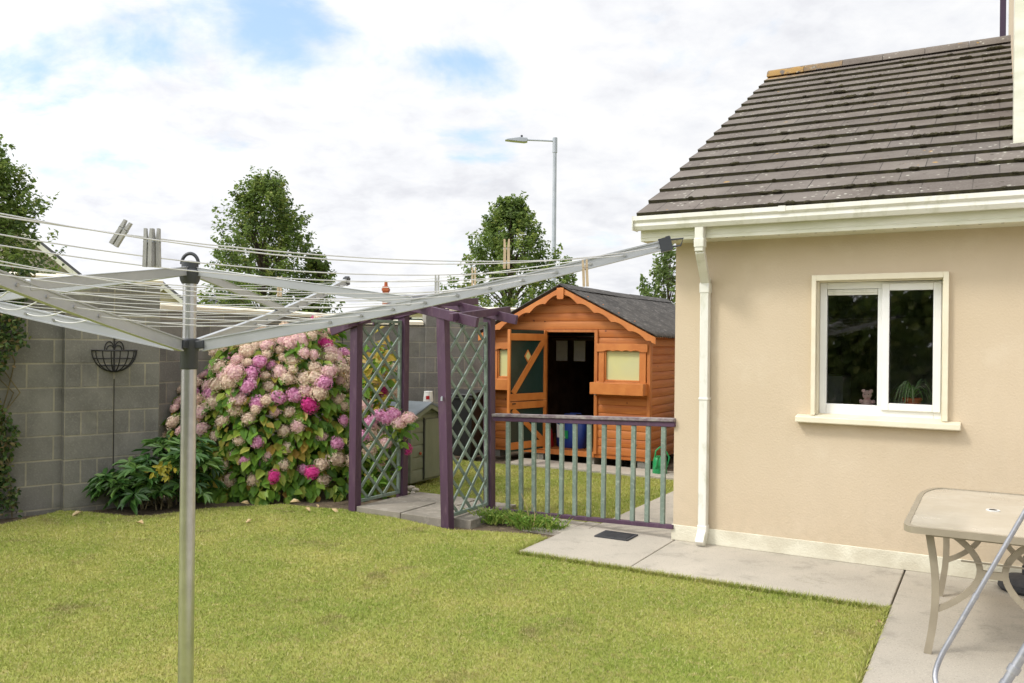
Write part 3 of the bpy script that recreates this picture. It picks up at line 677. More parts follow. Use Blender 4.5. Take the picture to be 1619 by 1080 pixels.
# wire basket
def basket():
    cpos = TA(LA-.43, -.11, 0); o = empty('wall_basket', Vector((cpos.x, cpos.y, 1.38)), 'empty black wrought iron half basket hung on the block wall', 'wall basket')
    x0 = LA-.43; zt = 1.475; rr = .20; mb = MB(TA)
    def P(a, el): return (x0+rr*math.cos(a)*math.cos(el), -.105-.19*math.sin(a)*math.cos(el), zt-.205*math.sin(el))
    for el, r_ in ((0, .0075), (.38, .0045), (.78, .0045)):
        mb.tube([P(math.pi*i/20, el) for i in range(21)], r_, 6)
        mb.tube([P(0, el), P(math.pi, el)], r_*.8, 6)
    for i in range(9): mb.tube([P(math.pi*i/8, .5*math.pi*k/8) for k in range(9)], .0055, 6)
    mb.build('basket_frame', 'black_iron', o)
    mb = MB(TA)
    for sx in (-1, 1):
        mb.tube([(x0+sx*(.036-.034*math.cos(t_)), -.105, zt+.048*math.sin(t_)) for t_ in [i*math.pi/12 for i in range(13)]], .005, 6); mb.tube([(x0+sx*(.045-.043*math.cos(t_)), -.105, zt+.085*math.sin(t_)) for t_ in [i*math.pi/14 for i in range(15)]], .005, 6)
    mb.tube([(x0, -.105, zt-.20), (x0, -.105, zt+.10)], .007, 6); mb.blob((x0, -.112, zt+.115), .014, 1, .1, 1)
    mb.build('bracket', 'black_iron', o)
basket()

# ------------------------------------------------------------------ shed
def SH(t, w, h): return W(-1.51-t, 3.44+w, h)     # t: from the right front corner to the left, w: back
SW, SD, RT = 2.30, 3.7, 1.17
shed = empty('shed', SH(SW/2, SD/2, 0), 'orange wooden summerhouse shed with scalloped bargeboards and open stable door', 'shed')
FZ = .15; SEV = 1.70; SRH = 2.33
def roof_h(t): return SRH-(SRH-SEV)*abs(t-RT)/(RT+.10)
door = (.739, 1.444, FZ+.02, 1.73)
winR = (.102, .596, 1.10, 1.49); winL = (1.72, 2.20, 1.10, 1.49)
def lap(mb, a, b, z0, z1, T2, th=.015):
    prof = [(0, z0), (-th*.75, z0+.004), (-th, z0+(z1-z0)*.3), (-th*.85, z0+(z1-z0)*.7), (-th*.35, z1-.006), (0, z1)]
    mb.prism(prof, lambda w, z: T2(a, w, z), lambda w, z: T2(b, w, z))
def cuts(rng_, holes):
    segs = [rng_]
    for h0, h1 in holes:
        ns = []
        for a, b in segs:
            if h1 <= a or h0 >= b: ns.append((a, b)); continue
            if a < h0: ns.append((a, h0))
            if b > h1: ns.append((h1, b))
        segs = ns
    return [x for x in segs if x[1]-x[0] > .01]
mb = MB(); bh = .108; z = FZ
while z < SRH-.06:
    zm = z+bh/2; z1 = z+bh; ext = (0, SW)
    if z1 > SEV+.0:
        half = (SRH-.02-zm)/((SRH-SEV)/(RT+.10)); ext = (max(0, RT-half), min(SW, RT+half))
    hs = [(d[0], d[1]) for d in (door, winR, winL) if zm > d[2]-.02 and zm < d[3]+.02]
    for a, b in cuts(ext, hs): lap(mb, a, b, z, z1, SH)
    z = z1
# solid backing for the front with the same openings
def backing(mb, holes):
    ts = sorted(set([0, SW, RT]+[q for h_ in holes for q in h_[:2]]))
    for a, b in zip(ts[:-1], ts[1:]):
        tops = (roof_h(a)-.03, roof_h(b)-.03); hh = [h_ for h_ in holes if h_[0] <= a+1e-6 and h_[1] >= b-1e-6]
        zs = FZ
        for h_ in sorted(hh, key=lambda q: q[2]):
            mb.prism([(a, zs), (b, zs), (b, h_[2]), (a, h_[2])], lambda t, zz: SH(t, .001, zz), lambda t, zz: SH(t, .02, zz)) if h_[2] > zs+.01 else None; zs = h_[3]
        mb.prism([(a, zs), (b, zs), (b, tops[1]), (a, tops[0])], lambda t, zz: SH(t, .001, zz), lambda t, zz: SH(t, .02, zz))
backing(mb, [door, winR, winL]); mb.build('front_wall', 'timber', shed)
mb = MB(); z = FZ
S2 = lambda w, t, h: SH(-0+t, w, h)
while z < SEV-.02:
    lap(mb, .0, SD, z, min(z+bh, SEV), lambda a, w, h: SH(w, a, h)); lap(mb, .0, SD, z, min(z+bh, SEV), lambda a, w, h: SH(SW-w, a, h)); z += bh
mb.build('side_wall', 'timber', shed)
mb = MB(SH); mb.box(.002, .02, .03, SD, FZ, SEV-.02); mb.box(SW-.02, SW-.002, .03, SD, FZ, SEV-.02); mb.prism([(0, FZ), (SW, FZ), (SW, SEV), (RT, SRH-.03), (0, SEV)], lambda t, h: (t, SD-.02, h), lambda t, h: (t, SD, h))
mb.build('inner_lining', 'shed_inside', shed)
mb = MB(SH); mb.box(0, SW, 0, SD, FZ-.05, FZ); mb.build('floor', 'timber', shed)
mb = MB(SH)
for t in (.05, .75, 1.5, 2.18):
    for w in (.02, 1.5, 3.2): mb = MB(SH); mb.box(t, t+.10, w, w+.2, 0.0, FZ-.05); mb.build('footing_block', 'blockwork', shed)
mb = MB(SH); mb.box(-.028, .015, -.032, .0, FZ-.01, SEV-.02); mb.box(SW-.015, SW+.028, -.032, .0, FZ-.01, SEV-.02); mb.box(-.030, .0, .001, .045, FZ-.01, SEV-.02)
d = door; mb.box(d[0]-.045, d[0], -.036, .02, FZ, d[3]); mb.box(d[1], d[1]+.03, -.030, .02, FZ, d[3]); mb.box(d[0]-.045, d[1]+.03, -.036, .02, d[3], d[3]+.035); mb.box(d[0], d[1], -.02, .02, FZ-.05, FZ+.02)
mb.build('corner_trim', 'timber_v', shed, bevel=.003)
def shed_window(wn, left=False):
    t0, t1, z0, z1 = wn
    f = MB(SH); f.box(t0-.075, t0+.0, -.045, .0, z0-.02, z1+.005); f.box(t1, t1+.075, -.045, .0, z0-.02, z1+.005)
    # pelmet with scalloped lower edge
    pts = [(t0-.10, z1+.095), (t1+.10, z1+.095), (t1+.10, z1-.01), (t1+.02, z1-.01)]
    n = 24
    for i in range(n+1):
        t = t1+(t0-t1)*i/n; pts.append((t, z1-.004+.014*abs(math.sin(4*math.pi*i/n))-.0))
    pts += [(t0-.02, z1-.01), (t0-.10, z1-.01)]
    f.prism(pts, lambda a, b: (a, -.060, b), lambda a, b: (a, -.0455, b))
    f.box(t0, t0+.018, -.03, .02, z0, z1); f.box(t1-.018, t1, -.03, .02, z0, z1); f.box(t0+.018, t1-.018, -.03, .02, z0, z0+.018)
    o = f.build('window', 'timber_trim', shed, bevel=.003)
    g = MB(SH); g.box(t0, t1, .0, .012, z0, z1); g.build('pane', 'blind', o)
    b = MB(SH); x0, x1, zt = t0-.10, t1+.13, z0-.012
    b.box(x0, x1, -.20, -.182, zt-.15, zt); b.box(x0, x0+.018, -.182, -.024, zt-.15, zt); b.box(x1-.018, x1, -.182, -.024, zt-.15, zt); b.box(x0+.018, x1-.018, -.182, -.024, zt-.15, zt-.135); b.box(x0+.018, x1-.018, -.04, -.024, zt-.135, zt+.01)
    b.build('window_box', 'timber_trim', shed, bevel=.004)
shed_window(winR); shed_window(winL)
# bargeboards
mb = MB()
for sgn, tend in ((-1, -.14), (1, SW+.14)):
    n = 60; up, lo = [], []
    for i in range(n+1):
        t = RT+(tend-RT)*i/n; h = roof_h(t)-.012
        s_ = i/n; w_ = .105-.042*abs(math.sin(s_*math.pi*5.5))**.8+(.02 if s_ > .95 else 0)
        up.append((t, h)); lo.append((t, h-w_))
    for i in range(n):
        q = [up[i], up[i+1], lo[i+1], lo[i]]; mb.prism(q, lambda a, b: SH(a, -.165, b), lambda a, b: SH(a, -.145, b))
mb.build('bargeboard', 'timber_trim', shed, smooth=False)
mb = MB(SH); mb.prism([(RT-.05, SRH-.02), (RT+.05, SRH-.02), (RT+.05, SRH-.155), (RT+.035, SRH-.17), (RT-.035, SRH-.17), (RT-.05, SRH-.155)], lambda a, b: (a, -.185, b), lambda a, b: (a, -.166, b)); mb.build('finial', 'timber_trim', shed, bevel=.004)
# corrugated roof sheets
mb = MB(); nw = 170; W0, W1 = -.18, SD+.15
for tend in (-.16, SW+.16):
    nt_ = 10; base = len(mb.v)
    for i in range(nw+1):
        w = W0+(W1-W0)*i/nw; wav = .011*math.cos(2*math.pi*w/.085)
        for k in range(nt_+1):
            t = RT+(tend-RT)*k/nt_; sag = .0 if k == 0 else .012*math.sin(w*2.1)*math.sin(math.pi*k/nt_)
            mb.v.append(SH(t, w, roof_h(t)+.018+wav-sag-.03*math.sin(math.pi*max(0, min(1, (w-W0)/(W1-W0))))*.6)); mb.uv.append(None)
    for i in range(nw):
        for k in range(nt_):
            a = base+i*(nt_+1)+k; mb.f.append(([a, a+1, a+nt_+2, a+nt_+1], 0, None))
rf = mb.build('roof', 'roof_sheet', shed, recalc=False); so = rf.modifiers.new('solid', 'SOLIDIFY'); so.thickness = .012
mb = MB()
for k in range(5):
    w0 = W0+.0+k*(W1-W0)/5; w1 = w0+(W1-W0)/5+.03; z_ = SRH+.03+.004*(k % 2); sg = lambda w: .018*math.sin(math.pi*(w-W0)/(W1-W0))
    mb.prism([(RT-.13, -.062), (RT-.05, -.012), (RT, .012), (RT+.05, -.012), (RT+.13, -.062), (RT+.05, -.028), (RT, -.004), (RT-.05, -.028)], lambda a, b: SH(a, w0, b+z_-sg(w0)), lambda a, b: SH(a, w1, b+z_-sg(w1)))
mb.build('ridge_cap', 'roof_sheet', shed)
# open stable door leaf
hp = SH(door[1]+.01, -.04, 0); fe = at(808.5, 600, 10.82); fe.z = 0; dd = (fe-hp).normalized(); nn = Vector((-dd.y, dd.x, 0))
if nn.y > 0: nn = -nn
def DR(x, y, z): p = hp+dd*x+nn*y; return Vector((p.x, p.y, z))
DW = .70
dz0, dz1, dm = FZ+.03, 1.755, .83
mb = MB(DR); mb.box(0, DW, 0, .014, dz0, dm-.006); mb.box(0, DW, 0, .014, dm+.006, dz1)
do = mb.build('door', 'bottle_green', shed)
mb = MB(DR)
for (a, b) in ((dm+.006, dz1), (dz0, dm-.006)):
    top = b-.14 if b > 1 else b-.095
    mb.box(0.0, DW, .014, .034, top, top+.09); mb.box(0.0, DW, .014, .034, a if b > 1 else a+.03, (a if b > 1 else a+.03)+.09)
    mb.box(0, .05, .014, .030, a, b)
mb.box(DW-.004, DW+.02, -.005, .038, dz0, dz1)
mb.build('ledge', 'timber_trim', do, bevel=.003)
mb = MB(DR)
mb.T = lambda x, y, z: Vector((x, y, z))
mb.bar(DR(DW-.06, .025, dm+.10), DR(.06, .025, dz1-.14), .02, .075, nn.cross(dd)); mb.bar(DR(DW-.06, .025, dm-.11), DR(.06, .025, dz0+.11), .02, .07, nn.cross(dd))
mb.build('brace', 'timber_trim', do)
mb = MB(DR); cx_, cz_ = .36, 1.41
mb.prism([(cx_-.065, cz_), (cx_, cz_+.085), (cx_+.065, cz_), (cx_, cz_-.085)], lambda a, b: (a, .014, b), lambda a, b: (a, .022, b)); mb.build('diamond_frame', 'timber_trim', do)
mb = MB(DR); mb.prism([(cx_-.045, cz_), (cx_, cz_+.06), (cx_+.045, cz_), (cx_, cz_-.06)], lambda a, b: (a, .022, b), lambda a, b: (a, .0245, b)); mb.build('diamond_pane', 'blind', do)
mb = MB(DR); mb.tube([(DW-.08, .03, dm-.03), (DW-.08, .05, dm-.03), (DW-.03, .05, dm-.03)], .008, 8); mb.build('latch', 'black_iron', do)
mb = MB(SH); mb.blob((door[0]-.025, -.05, .93), .018, 1, .1, 1); mb.build('door_knob', 'galv', shed)
# stored things inside the shed
def in_shed(px, py, w): return hit_v(px, py, 3.44+w)
uB = in_shed(905, 690, .45)[0]
c = W(uB, 3.90, FZ); bag = empty('shopping_bag', c, 'large blue woven bag on the shed floor inside the open door', 'bag')
mb = MB(); n = 28; rings = []
for h_, rx, ry in ((0, .20, .13), (.02, .215, .14), (.15, .225, .145), (.28, .23, .12), (.38, .225, .10)):
    i = len(mb.v)
    for a in range(n):
        t = 2*math.pi*a/n; x = math.copysign(abs(math.cos(t))**.6, math.cos(t))*rx; y = math.copysign(abs(math.sin(t))**.6, math.sin(t))*ry
        k = .012*mnoise.noise(Vector((x*9, y*9, h_*9))); mb.v.append(c+U*(x+k)+V*(y+k)+Vector((0, 0, h_+k))); mb.uv.append(None)
    rings.append(i)
for k in range(len(rings)-1):
    for a in range(n): b = (a+1) % n; mb.f.append(([rings[k]+a, rings[k]+b, rings[k+1]+b, rings[k+1]+a], 0, None))
mb.f.append(([rings[0]+a for a in range(n)], 0, None)); mb.build('bag_body', 'blue_bag', bag, recalc=False)
mb = MB()
for sx in (-1, 1): mb.tube([c+U*(-.1)+V*(.1*sx)+Vector((0, 0, .36)), c+U*(-.08)+V*(.09*sx)+Vector((0, 0, .46)), c+U*(.08)+V*(.09*sx)+Vector((0, 0, .46)), c+U*(.1)+V*(.1*sx)+Vector((0, 0, .36))], .008, 6)
mb.build('handle', 'blue_bag', bag)
mb = MB(uvF); mb.box(uB-.10, uB+.0, 3.745, 3.752, FZ+.13, FZ+.24); mb.build('printed_patch', 'green_plastic', bag)
mb = MB(uvF); mb.prism([(uB-.16, FZ+.14), (uB-.04, FZ+.14), (uB-.10, FZ+.30), (uB-.17, FZ+.33)], lambda a, b: (a, 3.738, b), lambda a, b: (a, 3.744, b)); mb.build('white_patch', 'white_pot', bag)
c2 = W(uB-.35, 3.78, FZ); mb = MB(); mb.lathe(c2, [(.10, 0), (.11, .02), (.085, .22), (.05, .30), (.04, .34)], 16); tag(mb.build('fuel_can', 'red_plastic', loc=c2), 'red plastic container beside the blue bag in the shed', 'container')
def shed_box(name, label, cat, t, w, z0, sx, sy, sz, m, shelf=False):
    c_ = SH(t, w, z0); o = empty(name, c_, label, cat); q = MB(SH)
    q.box(t-sx/2, t+sx/2, w-sy/2, w+sy/2, z0, z0+.02); q.box(t-sx/2, t+sx/2, w-sy/2, w+sy/2, z0+sz-.02, z0+sz)
    q.box(t-sx/2, t-sx/2+.02, w-sy/2, w+sy/2, z0+.02, z0+sz-.02); q.box(t+sx/2-.02, t+sx/2, w-sy/2, w+sy/2, z0+.02, z0+sz-.02); q.box(t-sx/2+.02, t+sx/2-.02, w+sy/2-.02, w+sy/2, z0+.02, z0+sz-.02)
    q.build('carcass', m, o); q = MB(SH)
    for k in range(1, 4): zz = z0+sz*k/4; q.box(t-sx/2+.02, t+sx/2-.02, w-sy/2, w+sy/2-.02, zz, zz+.02)
    q.build('shelf', m, o)
shed_box('shelving', 'dark shelf unit at the back of the shed interior', 'shelves', 1.1, 2.6, FZ, .9, .4, 1.5, 'shelf_grey')
for k, (t_, col_) in enumerate(((-1.51-in_shed(888, 550, 1.2)[0], 'white_pot'), (-1.51-in_shed(916, 550, 1.2)[0], 'white_pot'))):
    q = MB(SH); q.box(t_-.09, t_+.09, 1.2, 1.22, 1.32, 1.62); q.box(t_-.075, t_+.075, 1.195, 1.199, 1.35, 1.59)
    o = q.build('pegboard', col_, loc=SH(t_, 1.21, 1.32)); tag(o, ('left' if k == 0 else 'right')+' of two dim grey boards hanging inside the shed doorway', 'board', 'grey boards in the shed')
q = MB(SH); q.box(.3, 2.0, 1.23, 1.26, 1.62, 1.66); tag(q.build('hanging_rail', 'shed_inside', loc=SH(1.1, 1.24, 1.62)), 'wooden rail across the dark shed interior holding the grey boards', 'rail')

# ------------------------------------------------------------------ watering can, bins
def watering_can():
    c = gr(1043, 749); o = empty('watering_can', c, 'green plastic watering can standing by the shed corner', 'watering can')
    mb = MB(); mb.lathe(c, [(.085, 0), (.09, .01), (.085, .15), (.075, .20), (.070, .205), (.066, .19)], 20); mb.build('body', 'green_plastic', o)
    mb = MB(); mb.tube([c+Vector((-.06, 0, .20))+Vector((0, 0, 0)), c+Vector((-.05, 0, .28)), c+Vector((0, 0, .325)), c+Vector((.06, 0, .30)), c+Vector((.115, 0, .20)), c+Vector((.085, 0, .08))], .010, 8); mb.build('handle', 'green_plastic', o)
    mb = MB(); mb.tube([c+Vector((-.06, -.02, .05)), c+Vector((-.05, -.10, .12)), c+Vector((-.05, -.19, .22))], [.02, .014, .011], 8); mb.lathe(c+Vector((-.05, -.195, .21)), [(.012, 0), (.03, .03), (.03, .035)], 12); mb.build('spout', 'green_plastic', o)
watering_can()
def bin_(c, w, d, h, mbody, mlid, label):
    o = empty('wheelie_bin', c, label, 'bin'); mb = MB()
    P = lambda x, y, z: c+U*x+V*y+Vector((0, 0, z))
    for z0, z1, k0, k1 in ((.03, h*.9, .82, 1.0),):
        mb.prism([(-1, -1), (1, -1), (1, 1), (-1, 1)], lambda a, b: P(a*w/2*k0, b*d/2*k0, z0), lambda a, b: P(a*w/2*k1, b*d/2*k1, z1))
    mb.prism([(-1, -1), (1, -1), (1, 1), (-1, 1)], lambda a, b: P(a*w/2*1.05, b*d/2*1.05, h*.87), lambda a, b: P(a*w/2*1.05, b*d/2*1.05, h*.91)); mb.build('body', mbody, o, bevel=.012)
    mb = MB(); mb.prism([(-d/2*1.1, h*.915), (d/2*1.1, h*.915), (d/2*1.1, h*.97), (0, h), (-d/2*1.1, h*.95)], lambda a, b: P(-w/2*1.08, a, b), lambda a, b: P(w/2*1.08, a, b)); mb.build('lid', mlid, o, bevel=.01)
    mb = MB(); mb.tube([P(-w*.35, d/2*1.08, h*.93), P(-w*.35, d/2*1.25, h*.93), P(w*.35, d/2*1.25, h*.93), P(w*.35, d/2*1.08, h*.93)], .012, 8); mb.build('handle', mbody, o)
    for sx in (-1, 1): mb = MB(); mb.tube([P(sx*w*.40, d*.40, .09), P(sx*w*.48, d*.40, .09)], .09, 16); mb.build('wheel', 'bin_black', o)
bin_(W(-.98, 4.22, 0.01)+Vector((.10, -.05, 0)), .48, .55, .98, 'bin_black', 'bin_blue', 'black wheelie bin with a blue lid beside the shed side wall')
bin_(Vector((-.62, 11.65, 0)), .50, .50, .93, 'bin_black', 'bin_black', 'black bin shape at the dark area by the block wall behind the lattice')  # solid black bin shape fills a dark area of unclear cause

# ------------------------------------------------------------------ green kennel
def kennel():
    u0, v0 = -3.27, .82; ku = .75; kv = 2*(hit_u(673, 634, -3.27)[1]-.82); eh = .785; ph = .895; print('kv', kv)
    o = empty('kennel', W(u0-ku/2, v0+kv/2, 0), 'small green timber kennel with blue grey felt roof behind the arch', 'kennel')
    mb = MB(); K2 = lambda a, w, h: W(u0-w, v0+a, h); z = .04; b_ = .135
    while z < eh-.01:
        z1 = min(z+b_, eh); lap(mb, 0, kv, z, z1, K2, .014)
        lap(mb, 0, ku, z, z1, lambda a, w, h: W(u0-a, v0+w, h), .014); z = z1
    mb.box  # gable
    mb.T = uvF
    mb.prism([(v0, eh), (v0+kv, eh), (v0+kv/2, ph)], lambda a, b: (u0-.005, a, b), lambda a, b: (u0+.012, a, b))
    mb.box(u0-ku, u0-.001, v0+.001, v0+kv, .03, eh); mb.box(u0-.0, u0+.016, v0-.012, v0+.03, .04, eh); mb.build('wall', 'sage_dark', o)
    mb = MB(uvF); dv0, dv1 = hit_u(669, 700, u0)[1], hit_u(669, 700, u0)[1]+.50
    mb.box(u0+.014, u0+.030, dv0, dv1, .06, .72); o2 = mb.build('door', 'sage_dark', o, bevel=.003)
    mb = MB(uvF); mb.box(u0+.014, u0+.022, dv0-.02, dv0-.004, .05, .74); mb.build('door_gap_shade', 'bin_black', o)  # raised black strip, the shade of a door gap put into colour
    mb = MB(uvF); mb.blob((u0+.03, dv0-.09, .35), .018, 1, .1, 1); mb.build('latch', 'brick_red', o)
    mb = MB(uvF); th = .02
    for sg in (-1, 1):
        m_ = v0+kv/2; e_ = m_+sg*(kv/2+.09); ez = eh-.035
        mb.prism([(m_, ph+.02), (e_, ez+.02), (e_, ez), (m_, ph-.0)], lambda a, b: (u0+.09, a, b), lambda a, b: (u0-ku-.05, a, b))
    mb.build('roof', 'felt_blue', o)
    mb = MB(uvF)
    for sg in (-1, 1):
        m_ = v0+kv/2; e_ = m_+sg*(kv/2+.085); ez = eh-.035
        mb.prism([(m_, ph-.002), (e_, ez-.002), (e_, ez-.05), (m_, ph-.05)], lambda a, b: (u0+.07, a, b), lambda a, b: (u0+.085, a, b))
    mb.build('bargeboard', 'sage_dark', o)
    q = hit_u(673, 630, u0-.10); c = W(u0-.05, q[1]-.02, .93); c.z = ph+.015-0*(1-abs(to_uv(c)[1]-(v0+kv/2))/(kv/2))-.005
    mb = MB(); mb.lathe(c, [(.055, 0), (.058, .01), (.048, .11), (.05, .112), (.05, .12), (.044, .12)], 18); p_ = empty('white_tub', c, 'small white tub with red print left on the kennel roof', 'tub'); mb.build('tub_body', 'white_pot', p_)
    mb = MB(); mb.box(c.x-.02, c.x+.02, c.y-.0565, c.y-.053, c.z+.03, c.z+.07); mb.build('print', 'red_plastic', p_)
kennel()
for i, (px, py, r_, lb) in enumerate(((648, 775, .05, 'largest pale stone beside the kennel base'), (657, 777, .035, 'flat pale stone right of the largest stone by the kennel'), (652, 781, .025, 'small pale stone in front of the other stones by the kennel'), (644, 780, .022, 'tiny pale stone leftmost of those by the kennel'))):
    c = gr(px, py); mb = MB(); mb.blob(c+Vector((0, 0, r_*.4)), r_, i+4, .4, 2, (1.2, 1, .65)); tag(mb.build('stone', 'pebble', loc=c), lb, 'stone', 'pale stones beside the kennel')

# ------------------------------------------------------------------ purple arch with sage lattice
arch = empty('garden_arch', W(-2.42, -.13, 0), 'purple wooden garden arch with sage green lattice sides', 'garden arch')
def post(pxb, pyb, pxt, pyt, ub, vb):
    b = W(ub, vb, -.05); dxy = gr(pxb, pyb); t = at(pxt, pyt, b.y); t.y = b.y
    return b, t
PW = .085
posts = []
for (u_, v_, lean, top) in ((-2.985, -.43, 0.0, 1.83), (-2.96, .27, 0.0, 1.86), (-1.875, -.50, -.085, 1.88), (-1.885, .22, -.03, 1.86)):
    b = W(u_, v_, -.05); t = W(u_+lean*.9, v_, top); posts.append((b, t)); mb = MB(); mb.bar(b, t, PW, PW, V); mb.build('post', 'purple', arch, bevel=.004)
def lattice(pa, pb, z0, z1, zb0=None):
    (a0, a1), (b0, b1) = pa, pb
    def F(s_, z): # s_ 0..1 between posts
        ka = (z+.05)/(a1.z+.05); p = a0.lerp(a1, ka); q = b0.lerp(b1, ka); r_ = p.lerp(q, s_); return Vector((r_.x, r_.y, z))
    Wd = (b0-a0).length-PW; m = PW/2/(b0-a0).length
    X = lambda x, z: F(m+(x/Wd)*(1-2*m), z)
    n_ = (b0-a0).cross(Vector((0, 0, 1))).normalized()
    mb = MB()
    for (x0, zz0, x1, zz1) in ((.015, z0, .015, z1), (Wd-.015, z0, Wd-.015, z1), (.03, z0+.015, Wd-.03, z0+.015), (.03, z1-.015, Wd-.03, z1-.015)): mb.bar(X(x0, zz0), X(x1, zz1), .028, .03, n_)
    fr_ = mb.build('lattice_frame', 'sage', arch, bevel=.002)
    mb = MB(); pitch = .222
    xa, xb, za, zb = .03, Wd-.03, z0+.03, z1-.03
    for sgn, off in ((1, .007), (-1, -.007)):
        k = za-(xb-xa)-pitch
        while k < zb+(xb-xa)+pitch:
            # z = k + sgn*(x-xa)
            P_ = []
            x_lo, x_hi = xa, xb; zl, zh = k, k+sgn*(xb-xa)
            def xat(z): return xa+(z-k)/sgn
            cand = [(xa, k), (xb, k+sgn*(xb-xa))]
            pts = [c_ for c_ in cand if za <= c_[1] <= zb]
            for zz in (za, zb):
                x_ = xat(zz)
                if xa < x_ < xb: pts.append((x_, zz))
            if len(pts) >= 2:
                p, q = pts[0], pts[1]
                if abs(p[0]-q[0]) > .02: mb.bar(X(*p)+n_*off, X(*q)+n_*off, .012, .027, n_.cross(X(*q)-X(*p)))
            k += pitch
    mb.build('lattice', 'sage', fr_)
lattice(posts[0], posts[1], .05, 1.80); lattice(posts[2], posts[3], .05, 1.78)
def beam(ps, w=.035, h=.085, name='beam'):
    for a, b in zip(ps[:-1], ps[1:]): mb = MB(); mb.bar(a, b, w, h, (0, 0, 1)); mb.build(name, 'purple', arch, bevel=.003)
fl_, fp_, fr2 = at(524, 524, 8.05), at(632, 480, 7.66), at(755, 510, 7.12)
beam([fl_, fp_]); beam([fp_+U*.001, fr2])
bl_, bp_, br_ = at(590, 508, 8.75), at(697, 478, 8.25), at(817, 506, 7.78)
beam([bl_, bp_]); beam([bp_, br_])
def purlin(pa, pb): mb = MB(); mb.bar(pa, pb, .038, .066, (0, 0, 1)); mb.build('purlin', 'purple', arch, bevel=.003)
purlin(at(713, 502, 7.15), at(805, 490, 8.1)); purlin(at(650, 481, 7.35), at(754, 476.5, 8.45)); purlin(at(548, 512, 7.7), at(650, 493, 9.05)); purlin(at(600, 498, 7.5), at(702, 483, 8.9))
mb = MB(); q = posts[2][0].lerp(posts[2][1], .60); mb.tube([q+Vector((-.02, -.05, 0)), q+Vector((-.02, -.075, 0)), q+Vector((-.02, -.075, -.03))], .010, 8); mb.build('hook', 'galv', arch)

# ------------------------------------------------------------------ picket fence
fence = empty('picket_fence', W(-.95, .1, 0), 'low fence with sage green balusters and worn purple rails', 'fence')
fa = W(-1.83, .20, 0); fb_ = W(-.005, -.02, 0)
ta, tb = at(781, 656, fa.y-.02), at(1068, 664, fb_.y); ba, bb = at(781, 806, fa.y-.02), at(1065, 833, fb_.y)
mb = MB(); mb.bar(ta, tb, .075, .028); mb.build('top_rail', 'purple_worn', fence, bevel=.004)
dn = Vector((0, 0, -.036)); mb = MB(); mb.bar(ta+dn, tb+dn, .045, .040); mb.build('sub_rail', 'purple', fence, bevel=.003)
mb = MB(); mb.bar(ba, bb, .045, .035); mb.build('bottom_rail', 'purple', fence, bevel=.003)
for x in (803, 824, 844.5, 866, 888, 909.6, 932, 955, 978.5, 1001.6, 1025, 1050):
    a_, _b = ray(x, 700); d_ = (tb-ta); t_ = (a_*ta.y-ta.x)/(d_.x-a_*d_.y); p = ta.lerp(tb, t_)+Vector((0, 0, -.056)); q = ba.lerp(bb, t_)+Vector((0, 0, .0175))
    lean = random.uniform(-.004, .004); mb = MB(); mb.bar(q, p+U*lean, .038, .032, V); mb.build('baluster', 'sage', fence, bevel=.003)

# drain grate in the path
cs = [to_uv(gr(x, y)) for x, y in ((938.6, 848.8), (958.5, 840.4), (1009, 847), (992, 856))]
gu0, gu1, gv0, gv1 = -.63, -.30, min(c_[1] for c_ in cs), max(c_[1] for c_ in cs)
gu0 = (cs[0][0]+cs[1][0])/2; gu1 = (cs[2][0]+cs[3][0])/2
gc = W((gu0+gu1)/2, (gv0+gv1)/2, 0)
gt = empty('drain_cover', gc, 'dark grey slotted drain cover set in the concrete path', 'drain cover')
mb = MB(uvF); mb.box(gu0, gu1, gv0, gv0+.02, .001, .012); mb.box(gu0, gu1, gv1-.02, gv1, .001, .012); mb.box(gu0, gu0+.02, gv0+.02, gv1-.02, .001, .012); mb.box(gu1-.02, gu1, gv0+.02, gv1-.02, .001, .012); mb.build('rim', 'grate', gt)
mb = MB(uvF); mb.box(gu0+.02, gu1-.02, gv0+.02, gv1-.02, .001, .005)
n = 16
for i in range(n): x = gu0+.022+(gu1-gu0-.05)*i/n; mb.box(x, x+.010, gv0+.021, gv1-.021, .0052, .011)
mb.build('grille', 'grate', gt)

# ------------------------------------------------------------------ rotary clothes dryer
HP = at(299, 560, 3.1); HX, HY = HP.x, HP.y
dryer = empty('rotary_dryer', (HX, HY, 0), 'silver rotary clothes dryer on its pole in the lawn', 'clothes dryer')
ZL, ZU, TIP, AL = 1.575, 1.856, 1.935, 1.725
mb = MB(); mb.tube([(HX, HY, -.02), (HX, HY, 1.50)], .0275, 24); mb.build('lower_pole', 'alu', dryer)
mb = MB(); mb.tube([(HX, HY, 1.59), (HX, HY, 1.84)], .0245, 24); mb.build('upper_pole', 'alu', dryer)
mb = MB(); mb.lathe((HX, HY, 1.485), [(.030, 0), (.032, .005), (.031, .07), (.034, .075), (.034, .112), (.027, .114)], 24)
for a in range(4):
    t = R(-8+90*a); d = Vector((math.cos(t), math.sin(t), 0)); mb.bar(Vector((HX, HY, ZL))+d*.02, Vector((HX, HY, ZL+.003))+d*.062, .030, .030)
mb.build('collar', 'grey_plastic', dryer, bevel=.003)
mb = MB(); mb.lathe((HX, HY, 1.80), [(.028, 0), (.034, .012), (.040, .045), (.036, .05), (.030, .055), (.030, .078), (.02, .084)], 24); mb.build('top_hub', 'grey_plastic', dryer)
mb = MB(); mb.tube([(HX+.031*math.cos(t), HY, 1.872+.040*math.sin(t)) for t in [math.pi*i/14 for i in range(15)]], .0065, 8); mb.build('carry_loop', 'grey_plastic', dryer)
def armpt(a, t, z_off=0.0):
    d = Vector((math.cos(a), math.sin(a), 0)); sag = -.018*math.sin(math.pi*t)
    return Vector((HX, HY, 0))+d*(.055+(AL-.055)*t)+Vector((0, 0, ZL+(TIP-ZL)*t+sag+z_off))
